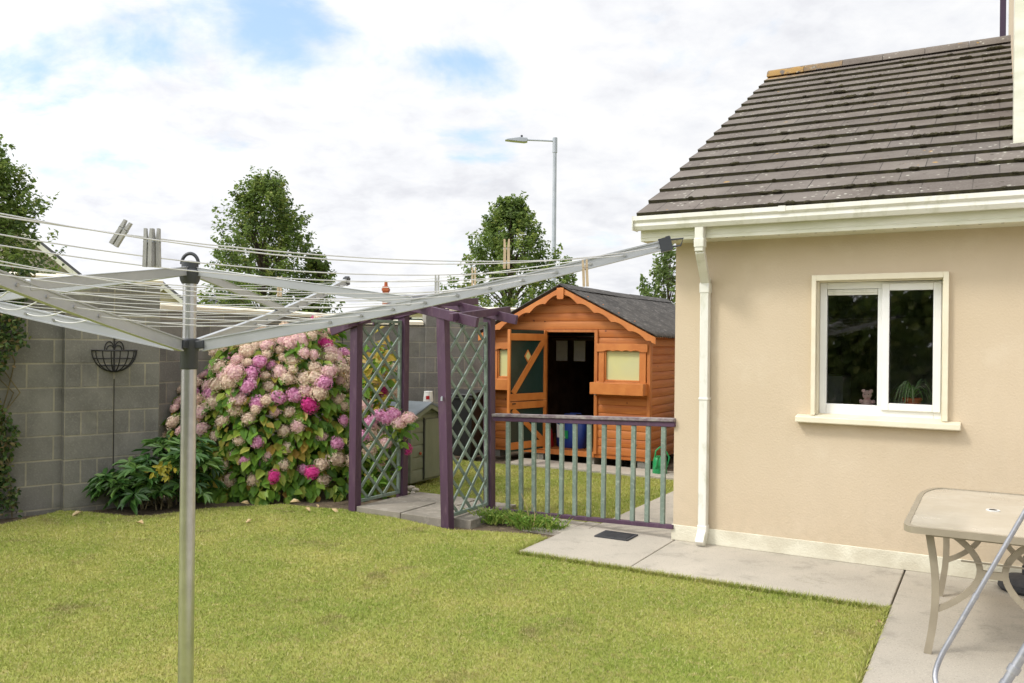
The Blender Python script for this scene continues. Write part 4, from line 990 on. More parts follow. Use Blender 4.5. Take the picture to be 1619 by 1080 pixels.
ang = [R(-8), R(82), R(172), R(262)]
TK = [.292+.0695*k for k in range(11)]
for ai, a in enumerate(ang):
    d = Vector((math.cos(a), math.sin(a), 0)); mb = MB(); n = 14
    side = Vector((-d.y, d.x, 0))
    for k in range(n):
        t0, t1 = k/n, (k+1)/n; h0, h1 = .044-.010*t0, .044-.010*t1
        # I-shaped rail: web and two lips
        mb.bar(armpt(a, t0), armpt(a, t1), .012, h0, (0, 0, 1), .012, h1)
        for sg in (-1, 1): mb.bar(armpt(a, t0, sg*(h0/2-.002)), armpt(a, t1, sg*(h1/2-.002)), .020, .005)
    mb.cur = 1
    for t in TK:
        p = armpt(a, t, -.002)
        for sg in (-1, 1): mb.tube([p+side*sg*.005, p+side*sg*.011], .0055, 8)
    ar = mb.build('arm', ['alu_arm', 'alu'], dryer)
    mb = MB(); mb.bar(armpt(a, .988), armpt(a, 1.012), .026, .046); mb.bar(armpt(a, 1.0, .02), armpt(a, 1.008, .02), .024, .012)
    mb.tube([armpt(a, 1.01, .012), armpt(a, 1.035, .006), armpt(a, 1.03, -.016), armpt(a, 1.01, -.012)], .0035, 6)
    mb.build('end_cap', 'grey_plastic', ar)
    mb = MB(); s0 = Vector((HX, HY, ZU-.012))+d*.03; s1 = armpt(a, .47, .012)
    for sg in (-1, 1): pass
    mb.bar(s0, s1+Vector((0, 0, 0)), .016, .030); mb.bar(s0+Vector((0, 0, .0155)), s1+Vector((0, 0, .0155)), .021, .003); mb.build('strut', 'alu_arm', dryer, bevel=.002)
for k, t in enumerate(TK):
    mb = MB()
    for i in range(4):
        A_, B_ = armpt(ang[i], t, -.002), armpt(ang[(i+1) % 4], t, -.002)
        if i in (1, 2) and k in (0, 2, 3): 
            pass
        span = (B_-A_).length; sg = span*random.uniform(.012, .03)
        if i == 3:
            ty = {10: 338, 9: 342, 8: 371, 7: 388, 6: 413}.get(k)
            sg = span*.03
            if ty:
                a0_, b0_ = ray(0, ty); s_ = (a0_*A_.y-A_.x)/((B_.x-A_.x)-a0_*(B_.y-A_.y)); p = A_.lerp(B_, s_); sg = (p.z-(CAMZ+b0_*p.y))/(4*s_*(1-s_))
        pts = []
        for j in range(17):
            s_ = j/16; p = A_.lerp(B_, s_); p.z -= sg*4*s_*(1-s_); pts.append(p)
        mb.tube(pts, .0018, 6)
    mb.build('line', 'line', dryer)
# loose cord loops under the left arm
mb = MB()
for t in (.50, .585, .67, .755):
    a = ang[2]; d = Vector((math.cos(a), math.sin(a), 0)); side = Vector((-d.y, d.x, 0))
    p = armpt(a, t, -.012)+side*.014; q = armpt(a, t+.10, .035)+side*.10
    mb.tube([p+(q-p)*s_+Vector((0, 0, -.055*math.sin(math.pi*s_)))+d*(-.03*math.sin(math.pi*s_)) for s_ in [i/12 for i in range(13)]], .0022, 6)
mb.build('loose_cord', 'line', dryer)

# clothes pegs
def peg(c, ax, tilt, m, label, open_=.02, k=1.0):
    """two legs, a spring; ax = direction along the line, tilt = rotation about the view axis"""
    o = empty('clothes_peg', c, label, 'clothes peg', 'clothes pegs on the dryer lines')
    L_ = .088*k; up = Vector((math.sin(tilt), 0, math.cos(tilt))); sd_ = Vector((math.cos(tilt), 0, -math.sin(tilt))); n_ = Vector((0, 1, 0))
    wy = .010
    for sg in (-1, 1):
        mb = MB(); p0 = c-up*L_*.66+sd_*sg*.006; p1 = c+up*L_*.05+sd_*sg*.0055; p2 = c+up*L_*.34+sd_*sg*(.0055+open_*.07)
        mb.bar(p0, p1, wy, .008, sd_); mb.bar(p1-up*.001, p2, wy, .0078, sd_, wy, .005); mb.build('leg', m, o)
    mb = MB(); mb.tube([c+sd_*.011+n_*0, c-sd_*.011], .0035, 8); mb.build('spring', 'galv', o)
def line_pt(i, k, s_, sgf):
    A_, B_ = armpt(ang[i], TK[k]), armpt(ang[(i+1) % 4], TK[k]); p = A_.lerp(B_, s_); p.z -= (B_-A_).length*sgf*4*s_*(1-s_); return p
def peg_at(px, py, d, tilt, m, label, k=1.0): peg(at(px, py, d), None, tilt, m, label, k=k)
peg_at(234.5, 382, 1.92, 0.02, 'peg_grey', 'left peg of the grey pair hanging side by side on the line')
peg_at(246.5, 382, 1.93, -.02, 'peg_grey', 'right peg of the grey pair hanging side by side on the line')
peg_at(195, 363, 1.86, .55, 'peg_grey', 'tilted grey peg on the line left of the pair of pegs', .70)
peg_at(801, 394, 2.5, .0, 'peg_wood', 'upright pale wooden peg on the line in front of the middle tree')
peg_at(925, 425, 2.75, -.05, 'peg_wood', 'wooden peg hanging just below the right dryer arm')
peg_at(691, 445, 3.6, .0, 'peg_grey', 'small grey peg on the far lines above the wooden arch')
peg_at(749, 434, 3.6, .0, 'peg_wood', 'small pale peg on the far lines beside the middle tree')
peg_at(442, 448, 3.7, .0, 'peg_wood', 'pale peg on the far lines in front of the left centre tree')

# ------------------------------------------------------------------ plants
def px_seed(b): return float(b[0])*1.7
def clump_tree(name, base, H, profile, n_sprig, leaf, label, mat='leaf_tree', trunk_r=.12, crown0=.15, gap=0.0, group=None, lps=32, mat_i=0):
    root = empty(name, base, label, 'tree', group)
    base = np.array(base)
    t = rng.random(n_sprig)**.85; Rr = np.interp(t, profile[0], profile[1])
    a = rng.uniform(0, 2*np.pi, n_sprig)
    lob = 1+.20*np.sin(a*3+t*9+px_seed(base))+.16*np.sin(a*5-t*17+1.0+px_seed(base))
    rad = Rr*lob*np.sqrt(rng.uniform(.15, 1.0, n_sprig))
    C = np.stack([np.cos(a)*rad, np.sin(a)*rad, (crown0+(1-crown0)*t)*H], 1)
    out = norm(np.stack([np.cos(a), np.sin(a), .35+1.2*t], 1)+rng.normal(0, .25, (n_sprig, 3)))
    sl_ = rng.uniform(.25, .60, n_sprig)*(H/6.0)
    k = lps; s_ = rng.random((n_sprig, k))
    P = C[:, None]+out[:, None]*(s_*sl_[:, None])[..., None]+rng.normal(0, 1, (n_sprig, k, 3))*(.085*(1.15-s_))[..., None]*(H/6)
    P = P.reshape(-1, 3)+base
    N_ = np.repeat(out, k, 0)*.5+np.array([0, 0, .7])
    q = leaves(P, N_, leaf, .75, None, .2, .6, .2)
    tone = np.repeat(np.clip(rng.normal(.45, .22, n_sprig), 0, 1), k); tone = np.clip(tone+rng.normal(0, .15, len(tone)), 0, 1)
    fast_mesh('crown', q, 0, 0, np.concatenate([tone, tone]), mat, root)
    mb = MB(); b = Vector(base)
    mb.tube([b+Vector((.03*math.sin(i*1.3), .02*math.cos(i), H*.92*i/8)) for i in range(9)], [trunk_r*(1-.9*i/8) for i in range(9)], 10)
    mb.build('trunk', 'bark', root)
    mb = MB()
    idx = rng.choice(n_sprig, min(90, n_sprig), replace=False)
    for i in idx:
        e_ = Vector(C[i]+base); h0 = max(.1*H, (C[i][2])*.80-.25); st_ = Vector((base[0], base[1], h0))
        mid_ = st_.lerp(e_, .5)+Vector((0, 0, .08)); mb.tube([st_, mid_, e_+Vector(out[i])*sl_[i]*.8], [min(.028, trunk_r*.3), min(.016, trunk_r*.2), .004], 5, False)
    mb.build('limbs', 'bark', root)
def tree_px(name, px, top, D, halfw, label, prof, n=520, leaf=.10, **k):
    b = at(px, 540, D); H = at(px, top, D).z; b.z = -.05; clump_tree(name, b, H, (prof[0], [x*halfw/FPX*D for x in prof[1]]), n, leaf, label, **k)
tree_px('broadleaf_tree', 416, 290, 21, 97, 'bushy green tree with a pointed top behind the dryer hub', ([0, .15, .35, .6, .8, .93, 1], [.90, 1.0, .90, .70, .48, .28, .06]), 900, .078, group='trees beyond the wall')
tree_px('broadleaf_tree', 500, 405, 21.5, 42, 'small green tree at the right foot of the pointed tree', ([0, .3, .7, 1], [.8, 1.0, .7, .1]), 150, .09, group='trees beyond the wall', trunk_r=.06)
tree_px('broadleaf_tree', 805, 326, 23, 86, 'dense green tree between the wooden arch and the street lamp', ([0, .2, .45, .7, .88, 1], [.9, 1.0, .95, .72, .38, .06]), 740, .088, group='trees beyond the wall')
tree_px('broadleaf_tree', -34, 232, 17, 100, 'dark green tree cut off by the left edge of the picture', ([0, .2, .45, .7, .9, 1], [.8, 1.0, .95, .7, .4, .1]), 820, .082, group='trees beyond the wall')
tree_px('slender_tree', 1056, 396, 19, 42, 'sparse light green young tree rising behind the shed roof', ([0, .4, .75, 1], [.7, 1.0, .8, .15]), 170, .085, mat='leaf_thin', trunk_r=.03, lps=26, group='trees beyond the wall')
tree_px('broadleaf_tree', 893, 415, 30, 30, 'small tree behind the foot of the street lamp', ([0, .3, .7, 1], [.8, 1.0, .7, .1]), 110, .10, group='trees beyond the wall', trunk_r=.05)

def branchy(root, base, spread, n, H, r=.012):
    mb = MB()
    for i in range(n):
        a = random.uniform(0, 2*math.pi); q = random.uniform(.3, 1); e = Vector((base[0]+spread[0]*q*math.cos(a), base[1]+spread[1]*q*math.sin(a), H*random.uniform(.5, .9)*(1.1-q*.4)))
        b = Vector((base[0]+random.uniform(-.15, .15), base[1]+random.uniform(-.15, .15), -.03)); m_ = b.lerp(e, .5)+Vector((0, 0, .15)); mb.tube([b, m_, e], [r, r*.7, r*.3], 5, False)
    return mb.build('stems', 'stem', root)
# hydrangea
HC = np.array([-2.56, 9.28, 0.0]); HR = np.array([1.17, .97, 1.70])
def hyd_surface(n, el0=.05):
    a = rng.uniform(0, 2*np.pi, n); se = rng.uniform(el0, 1, n); ce = np.sqrt(1-se**2)
    ce = ce**.75
    d = np.stack([np.cos(a)*ce, np.sin(a)*ce, se], 1)
    return d
def hyd_scale(d):
    lx = d[:, 0]; h = 1.0+np.where(lx < 0, .18*lx, .07*lx)
    bump = .07*np.sin(d[:, 0]*9+d[:, 2]*5)+.06*np.sin(d[:, 1]*7-d[:, 2]*8)+.035*np.sin(d[:, 0]*19-d[:, 2]*13)-.03
    return (1+bump), h
hyd = empty('hydrangea', HC, 'large hydrangea bush covered in pink and faded cream flower heads', 'shrub')
d = hyd_surface(5200, .0); sc_, hh = hyd_scale(d); dep = 1.02-np.abs(rng.normal(0, .09, len(d))); 
P = HC+d*HR*(sc_*dep)[:, None]; P[:, 2] *= hh; P[:, 2] = np.maximum(P[:, 2], .03)
Nn = norm(d/HR)+np.array([0, 0, .6]); ax = norm(d*np.array([1, 1, .1]))
q = leaves(P, Nn, .125, .66, ax, .25, .35, .35)
r_ = rng.random(len(P))**1.0*.80; r_ = np.where(rng.random(len(P)) < .07, rng.uniform(.8, 1, len(P)), r_)
fast_mesh('foliage', q, 0, 0, np.concatenate([r_, r_]), 'leaf_hydrangea', hyd)
# yellowing shoots behind the lattice
pc = np.array([list(at(x, y, dd_)) for x, y, dd_ in [(596, 560, 8.75), (590, 590, 8.7), (606, 600, 8.8), (596, 630, 8.7), (612, 645, 8.6), (584, 610, 8.6), (600, 575, 8.9), (640, 672, 8.35), (620, 690, 8.5), (600, 720, 8.7), (590, 760, 8.7), (610, 745, 8.6)]])
P = np.repeat(pc, 26, 0)+rng.normal(0, .075, (len(pc)*26, 3)); q = leaves(P, rng.normal(0, .4, P.shape)+np.array([0, -.6, .6]), .12, .65, None, .25, .4, .3)
yl = np.repeat(np.array([1]*6+[0]*6), 26)
Fq = q.reshape(2, -1, 4, 3); ysel = rng.random(len(P)) < np.where(yl == 1, .65, .05)
fast_mesh('yellow_leaves', Fq[:, ysel].reshape(-1, 4, 3), 0, 0, rng.random(2*ysel.sum()), 'leaf_yellow', hyd)
fast_mesh('side_foliage', Fq[:, ~ysel].reshape(-1, 4, 3), 0, 0, lrnd((~ysel).sum())*.7, 'leaf_hydrangea', hyd)
branchy(hyd, HC, (.8, .7), 46, 1.4, .010)
def flower_mesh(seed, nf, mat):
    r2 = np.random.default_rng(seed); i = np.arange(nf)+.5; ph = np.arccos(1-1.55*i/nf); th = math.pi*(1+5**.5)*i
    D = np.stack([np.cos(th)*np.sin(ph), np.sin(th)*np.sin(ph), np.cos(ph)], 1)+r2.normal(0, .07, (nf, 3)); D = norm(D)
    rad = 1+r2.normal(0, .07, nf)+.10*np.sin(D[:, 0]*4+seed)+.08*np.sin(D[:, 1]*5+seed*2)
    C = D*rad[:, None]*np.array([1, 1, .70]); N_ = norm(D+r2.normal(0, .25, (nf, 3)))
    A = norm(np.cross(N_, r2.normal(0, 1, (nf, 3)))); B = np.cross(N_, A); out = []; s_ = .155
    for k in range(4):
        t = k*math.pi/2; e = A*math.cos(t)+B*math.sin(t); f = np.cross(N_, e)
        out.append(np.stack([C, C+(e*.62-f*.42)*s_+N_*.02, C+e*s_*1.05+N_*.045, C+(e*.62+f*.42)*s_+N_*.02], 1))
    core = []
    for a_ in range(10):
        for b_2 in range(5):
            def sp_(i_, j_): t_ = 2*math.pi*i_/10; p_ = math.pi*.9*j_/5; return (.84*math.cos(t_)*math.sin(p_), .84*math.sin(t_)*math.sin(p_), .84*.70*math.cos(p_))
            core.append([sp_(a_, b_2), sp_(a_+1, b_2), sp_(a_+1, b_2+1), sp_(a_, b_2+1)])
    out.append(np.array(core)); co = np.concatenate(out, 0).astype(np.float32); F = len(co)
    me = bpy.data.meshes.new('flower_head'); me.vertices.add(F*4); me.vertices.foreach_set('co', co.ravel()); me.loops.add(F*4)
    me.loops.foreach_set('vertex_index', np.arange(F*4, dtype=np.int32)); me.polygons.add(F); me.polygons.foreach_set('loop_start', np.arange(0, F*4, 4, dtype=np.int32)); me.update(calc_edges=True)
    rr = r2.random(nf); v_ = np.concatenate([np.tile(rr, 4), r2.random(50)*.35]); a_ = me.attributes.new('rnd', 'FLOAT', 'FACE'); a_.data.foreach_set('value', v_.astype(np.float32))  # core faces take darker tones, shade painted into gaps between florets
    me.materials.append(MAT[mat]); return me
FM = {m: [flower_mesh(s_*7+i, 120, m) for i in range(3)] for s_, m in enumerate(('flower_dusty', 'flower_blush', 'flower_pink', 'flower_magenta'))}
CORE = {}
def head(p, r_, kind, axis):
    me = FM[kind][random.randrange(3)]; o = bpy.data.objects.new('flower_head', me); COL.objects.link(o); o.parent = hyd
    o.location = Vector(p)-WLOC[hyd.name]; o.scale = (r_*random.uniform(.95, 1.2), r_*random.uniform(.9, 1.1), r_)
    qx = Vector(axis).to_track_quat('Z', 'Y').to_euler(); o.rotation_euler = qx; o.rotation_euler.rotate_axis('Z', random.uniform(0, 6.28)); return o
heads = []
tries = 0
while len(heads) < 225 and tries < 9000:
    tries += 1
    d = hyd_surface(1, .10); sc_, hh = hyd_scale(d); p = HC+d[0]*HR*sc_[0]*random.uniform(1.0, 1.06); p[2] *= hh[0]
    dn = d[0]/HR; dn /= np.linalg.norm(dn)
    if dn @ np.array([-.15, -1, .35]) < .0: continue
    hz = p[2]/1.7
    if hz < .35 and random.random() < .45: continue
    md = min([np.linalg.norm(p-h[0]) for h in heads], default=9)
    if md < (.098 if hz > .5 else .150): continue
    heads.append((p, dn))
extra = [(604, 618, 8.8, 'flower_magenta'), (622, 622, 8.8, 'flower_dusty'), (599, 657, 8.25, 'flower_pink'), (613, 662, 8.2, 'flower_pink'), (622, 655, 8.2, 'flower_pink'), (632, 668, 8.15, 'flower_blush'), (646, 661, 8.1, 'flower_blush'), (586, 667, 8.5, 'flower_pink'), (641, 711, 8.6, 'flower_magenta'), (590, 585, 8.9, 'flower_blush'), (578, 640, 8.6, 'flower_blush'), (585, 712, 8.5, 'flower_dusty'), (572, 690, 8.4, 'flower_pink'), (610, 700, 8.5, 'flower_blush'), (602, 575, 9.0, 'flower_dusty'), (617, 583, 9.0, 'flower_dusty'), (598, 600, 8.9, 'flower_dusty'), (493, 747, 8.3, 'flower_magenta')]
heads.sort(key=lambda h: h[0][1])
small = []; cnt = 0
for p, dn in heads:
    x = random.random(); kind = 'flower_dusty' if x < .56 else ('flower_blush' if x < .83 else ('flower_pink' if x < .985 else 'flower_magenta'))
    r_ = random.uniform(.048, .090); ax = dn+np.array([random.uniform(-.2, .2), -.15, .45])
    if cnt < 82: head(p, r_, kind, ax); cnt += 1
    else: small.append((p, r_, kind, ax))
for x, y, dd_, kind in extra: head(at(x, y, dd_), .07, kind, (.05, -.5, .8))
# remaining heads joined as one part
co_all = {}
for p, r_, kind, ax in small:
    me = FM[kind][random.randrange(3)]; n = len(me.vertices); c_ = np.empty(n*3, np.float32); me.vertices.foreach_get('co', c_); c_ = c_.reshape(-1, 3)*r_
    Rm = np.array(Vector(ax).to_track_quat('Z', 'Y').to_matrix()); c_ = c_ @ Rm.T+np.array(p); rr = np.empty(len(me.polygons), np.float32); me.attributes['rnd'].data.foreach_get('value', rr)
    co_all.setdefault(kind, []).append((c_.reshape(-1, 4, 3), rr))
allc = []; allr = []; mi = []; kinds = list(co_all)
for i, k_ in enumerate(kinds):
    for c_, rr in co_all[k_]: allc.append(c_); allr.append(rr); mi.append(np.full(len(rr), i))
o = fast_mesh('upper_flower_heads', np.concatenate(allc), 0, 0, np.concatenate(allr), kinds[0], hyd); tag(o, kind='stuff')
for k_ in kinds[1:]: o.data.materials.append(MAT[k_])
o.data.polygons.foreach_set('material_index', np.concatenate(mi).astype(np.int32))

# dark glossy shrub left of the hydrangea
SC = np.array(list(gr(228, 806))); SC[1] += .26; SC[2] = 0
shr = empty('evergreen_shrub', SC, 'dark green leafy shrub with one yellow leaf cluster at the wall foot', 'shrub')
ncl = 125; a = rng.uniform(0, 2*np.pi, ncl); rr = np.sqrt(rng.random(ncl)); zz = rng.uniform(.08, 1, ncl)
fx = np.cos(a)*rr*.54; C_ = SC+np.stack([fx, np.sin(a)*rr*.38, zz*(.56+.22*fx/.5)*(1.08-rr*.35)+.03], 1)
out = norm(np.stack([np.cos(a)*rr, np.sin(a)*rr, .5+zz], 1)); k = 13
th = rng.uniform(0, 2*np.pi, (ncl, k)); axs = np.stack([np.cos(th), np.sin(th), np.full((ncl, k), .05)], 2).reshape(-1, 3)
P = np.repeat(C_, k, 0)+axs*.012; q = leaves(P, np.repeat(out, k, 0)+np.array([0, 0, .4]), .145, .33, axs, .3, .22, .25)
tone = np.clip(np.repeat(rng.random(ncl), k)+rng.normal(0, .15, ncl*k), 0, 1); fast_mesh('foliage', q, 0, 0, np.concatenate([tone, tone]), 'leaf_shrub', shr)
yc = np.array(list(at(258, 742, SC[1]-.34))); th = rng.uniform(0, 2*np.pi, 34); axs = np.stack([np.cos(th), np.full(34, -.1), np.sin(th)], 1)
q = leaves(np.repeat(yc[None], 34, 0)+rng.normal(0, .045, (34, 3))*np.array([1.1, .4, .7]), np.tile([0, -1, .3], (34, 1)).astype(float),   .065, .5, axs, .2, .5, 0); fast_mesh('yellow_leaves', q, 0, 0, lrnd(34)*.5, 'leaf_yellow', shr)
branchy(shr, SC, (.5, .3), 26, .6, .007)

# climber on the left wall
IV = TA(LA-1.95, -.05, 0); ivy = empty('climber', Vector((-4.35, 7.15, 0)), 'tangled green climber growing up the block wall at the left edge', 'climbing plant')
n = 5200; tx = rng.random(n); hz = rng.random(n)**.8*2.25
edge = .0+.20*np.sin(hz*4.0)+.16*np.sin(hz*9+1)+.22*(hz > 1.5)
x_ = LA-1.30+edge*.34-np.abs(rng.normal(0, .5, n))**1.0; y_ = -.04-np.abs(rng.normal(0, .10, n))*(1.0+.6*np.sin(hz*3+x_*4))
P = np.array([list(TA(a_, b_, c_)) for a_, b_, c_ in zip(x_, y_, hz)])
nrm = np.array(list(TA(0, -1, 0)-TA(0, 0, 0))); q = leaves(P, np.tile(nrm*.8+np.array([0, 0, .5]), (n, 1)), .046, .66, None, .2, .8, .5)
fast_mesh('foliage', q, 0, 0, lrnd(n), 'leaf_ivy', ivy)
mb = MB()
for i in range(22):
    x0 = LA-1.30-random.random()*1.0; pts = []
    for k_ in range(8): pts.append(TA(x0+.06*math.sin(k_+i)+k_*random.uniform(-.02, .05), -.03-.05*random.random(), -.03+k_*.28))
    mb.tube(pts, .006, 5, False)
mb.build('stems', 'stem', ivy)

# weeds at the foot of the fence
WC = gr(842, 834); wd = empty('weed_clump', WC, 'clump of bright green weeds with dry stalks below the fence', 'weeds')
n = 2300; cc_ = rng.integers(0, 9, n); X_ = np.array([-.55, -.42, -.30, -.16, -.05, .04, .14, .30, .46])[cc_]+rng.normal(0, .05, n); Y_ = np.array([.03, -.02, .08, .0, -.06, .05, -.03, .04, .0])[cc_]+rng.normal(0, .045, n)
b_ = np.array([list(WC+U*float(a_)+V*(float(c_)+.10)) for a_, c_ in zip(X_, Y_)]); uvv = (b_-np.array(K)) @ np.array(U)
b_ = b_[(uvv < -.93) & (uvv > -1.85)]; n = len(b_)
hh = rng.uniform(.02, .10, n)*rng.uniform(.6, 1.5, n); a = rng.uniform(0, 2*np.pi, n); lean = rng.normal(0, .55, (n, 2))*hh[:, None]; b_[:, 2] = -.02
p0 = b_-np.stack([np.cos(a), np.sin(a), a*0], 1)*.004; p1 = b_+np.stack([np.cos(a), np.sin(a), a*0], 1)*.004
mid_ = b_+np.concatenate([lean*.5, hh[:, None]*.65], 1); tip = b_+np.concatenate([lean, hh[:, None]], 1)
co = np.stack([p0, p1, tip, mid_], 1); fast_mesh('blades', co, 0, 0, rng.random(n)*.75, 'leaf_weed', wd)
n = 330; P = b_[rng.integers(0, len(b_), n)]+np.stack([rng.normal(0, .02, n), rng.normal(0, .02, n), rng.uniform(.03, .10, n)], 1); q = leaves(P, np.tile([0, -.2, 1.0], (n, 1)), .035, .6); fast_mesh('foliage', q, 0, 0, lrnd(n)*.6, 'leaf_weed', wd)
mb = MB()
for x, y0, y1, dx in ((838, 830, 780, -14), (846, 832, 797, -5), (842, 834, 812, 4)):
    b = gr(x, y0); t = at(x+dx, y1, b.y); mb.tube([b, b.lerp(t, .5)+Vector((.01, 0, .02)), t], [.003, .0025, .0015], 5)
mb.build('stalk', 'dead_leaf', wd)
# grass fringe along the path and the bed
n = 9000; s_ = rng.random(n); which = rng.random(n)
A = np.array([list(W(-.89+2.6*t_, -1.012-abs(float(rng.normal(0, .012))), -.02)) for t_ in s_]); B = np.array([list(W(1.712-abs(float(rng.normal(0, .012))), -1.0-3.2*t_, -.02)) for t_ in s_]); C_ = np.array([list(W(-.895-abs(float(rng.normal(0, .02))), -1.0+.5*t_, -.02)) for t_ in s_])
b_ = np.where((which < .5)[:, None], A, np.where((which < .88)[:, None], B, C_)); hh = rng.uniform(.02, .05, n); a = rng.uniform(0, 2*np.pi, n); lean = rng.normal(0, .5, (n, 2))*hh[:, None]
p0 = b_-np.stack([np.cos(a), np.sin(a), a*0], 1)*.0028; p1 = b_+np.stack([np.cos(a), np.sin(a), a*0], 1)*.0028; tip = b_+np.concatenate([lean, hh[:, None]], 1)
tag(fast_mesh('edge_grass', np.stack([p0, p1, tip], 1), 0, 0, rng.random(n), 'grass_blade'), 'longer grass fringe along the edge of the concrete path', 'grass', kind='stuff')
# fallen leaves
for i, (x, y, lb) in enumerate(((216, 826, 'brown fallen leaf on the grass below the dark shrub'), (399, 821, 'pale fallen leaf on the lawn right of the dryer pole'), (395, 797, 'curled yellow fallen leaf under the left of the hydrangea'), (482, 803, 'cream fallen leaf under the middle of the hydrangea'), (503, 803, 'cream fallen leaf second from the arch post'), (524, 804, 'cream fallen leaf nearest the left arch post'), (130, 809, 'brown fallen leaf at the foot of the wall pier'), (1390, 979, 'brown fallen leaf near the lawn corner by the patio'), (458, 794, 'yellow fallen leaf deepest under the hydrangea'))):
    c = gr(x, y, .012); q = leaves(np.array([list(c)]), np.array([[random.uniform(-.5, .5), -.4, 1.0]]), .085, .5, None, .8, .2); o = fast_mesh('fallen_leaf', q, 0, 0, np.array([.5, .5]), 'dead_leaf', loc=c)
    tag(o, lb, 'leaf', 'fallen leaves on the lawn'); m_ = o.modifiers.new('solid', 'SOLIDIFY'); m_.thickness = .001

# ------------------------------------------------------------------ street lamp
D = 26.0; lb = at(874, 540, D); lt = at(877.5, 220, D); lamp = empty('street_lamp', (lb.x, lb.y, 0), 'tall grey street lamp with its arm pointing left above the shed', 'street lamp')
xL = lt.x; mb = MB(); mb.tube([(xL, D, -.05), (xL, D, 2.2), (xL, D, 2.25), (xL, D, lt.z-.3)], [.09, .09, .075, .058], 14); mb.tube([(xL, D, lt.z-.42), (xL, D, lt.z+.04)], .075, 14); mb.build('pole', 'galv', lamp)
mb = MB(); mb.tube([(xL-.05, D, lt.z-.06), (xL-1.0, D, lt.z-.03)], .026, 10); mb.build('arm', 'galv', lamp)
mb = MB(); hx = xL-.85; mb.prism([(hx, lt.z-.10), (hx, lt.z+.01), (hx-.25, lt.z+.03), (hx-.62, lt.z-.02), (hx-.70, lt.z-.06), (hx-.5, lt.z-.085), (hx-.1, lt.z-.12)], lambda a, b: (a, D-.12, b), lambda a, b: (a, D+.12, b)); mb.build('lamp_head', 'galv', lamp, bevel=.015)
mb = MB(); mb.tube([(hx-.18, D, lt.z+.02), (hx-.18, D, lt.z+.11)], .035, 10); mb.build('photocell', 'grey_plastic', lamp)

# ------------------------------------------------------------------ houses beyond
_MB = MB
def far_house(cx_, y, w, dep, eh, rh, mw, label, gable_front=True, chim=None, rot=0.0):
    cr, sr = math.cos(rot), math.sin(rot)
    def TT(a, b, c): return Vector((cx_+(a-cx_)*cr-(b-y)*sr, y+(a-cx_)*sr+(b-y)*cr, c))
    def MB(T=None): return _MB(TT)
    o = empty('house', TT(cx_, y+dep/2, 0), label, 'house', 'houses beyond the wall'); mb = MB()
    if gable_front:
        mb.prism([(cx_-w/2, -.05), (cx_+w/2, -.05), (cx_+w/2, eh), (cx_, rh), (cx_-w/2, eh)], lambda a, b: (a, y, b), lambda a, b: (a, y+dep, b)); mb.build('wall', mw, o)
        mb = MB()
        for sg in (-1, 1):
            e_ = cx_+sg*(w/2+.3); ez = eh-.3*(rh-eh)/(w/2)
            mb.prism([(cx_, rh+.16), (e_, ez+.16), (e_, ez+.02), (cx_, rh+.02)], lambda a, b: (a, y-.3, b), lambda a, b: (a, y+dep+.3, b))
        mb.build('roof', 'far_roof', o); mb = MB()
        for sg in (-1, 1):
            e_ = cx_+sg*(w/2+.32); ez = eh-.32*(rh-eh)/(w/2)
            mb.prism([(cx_, rh+.03), (e_, ez+.03), (e_, ez-.17), (cx_, rh-.17)], lambda a, b: (a, y-.36, b), lambda a, b: (a, y-.32, b))
        mb.build('bargeboard', 'upvc', o)
        mb = MB(); mb.box(cx_-.6, cx_+.6, y-.03, y-.002, eh-1.6, eh-.5); f_ = mb.build('window', 'white_frame', o)
        mb = MB(); mb.box(cx_-.52, cx_-.04, y-.04, y-.031, eh-1.52, eh-.58); mb.box(cx_+.04, cx_+.52, y-.04, y-.031, eh-1.52, eh-.58); mb.build('pane', 'bottle_green', f_)
    else:
        mb.box(cx_-w/2, cx_+w/2, y, y+dep, -.05, eh); mb.build('wall', mw, o); mb = MB()
        mb.prism([(y-.3, eh-.1), (y+dep/2, rh), (y+dep+.3, eh-.1), (y+dep+.3, eh-.2), (y+dep/2, rh-.12), (y-.3, eh-.2)], lambda a, b: (cx_-w/2-.2, a, b), lambda a, b: (cx_+w/2+.2, a, b)); mb.build('roof', 'far_roof', o)
        mb = MB(); mb.box(cx_-w/2-.2, cx_+w/2+.2, y-.38, y-.31, eh-.24, eh-.08); mb.build('gutter', 'upvc', o)
        for xx in (-.25, .25):
            mb = MB(); mb.box(cx_+xx*w-.6, cx_+xx*w+.6, y-.03, y-.002, eh-1.6, eh-.5); f_ = mb.build('window', 'white_frame', o)
            mb = MB(); mb.box(cx_+xx*w-.52, cx_+xx*w+.52, y-.04, y-.031, eh-1.52, eh-.58); mb.build('pane', 'bottle_green', f_)
    if chim:
        mb = MB(); c0, c1 = chim[0]-.13, chim[0]+.13; mb.box(c0, c1, y+.5, y+1.0, chim[1]-1.6, chim[1]); mb.box(c0-.03, c1+.03, y+.45, y+1.05, chim[1]-.22, chim[1]-.1); mb.lathe(((c0+c1)/2, y+.75, chim[1]), [(.09, 0), (.07, .25), (.08, .27)], 12); mb.build('chimney', 'brick_red', o)
e = at(112, 434, 30); pk = at(8, 344, 30); far_house(pk.x, 30, 2*(e.x-pk.x), 9, e.z, pk.z, 'far_grey_wall', 'grey rendered gable house behind the left tree', rot=R(31))
e = at(284, 474, 36); pk = at(258, 452, 36); far_house(pk.x, 36, 2*(e.x-pk.x), 8, e.z, pk.z, 'far_cream', 'small cream gable end left of the dryer pole', rot=R(24))
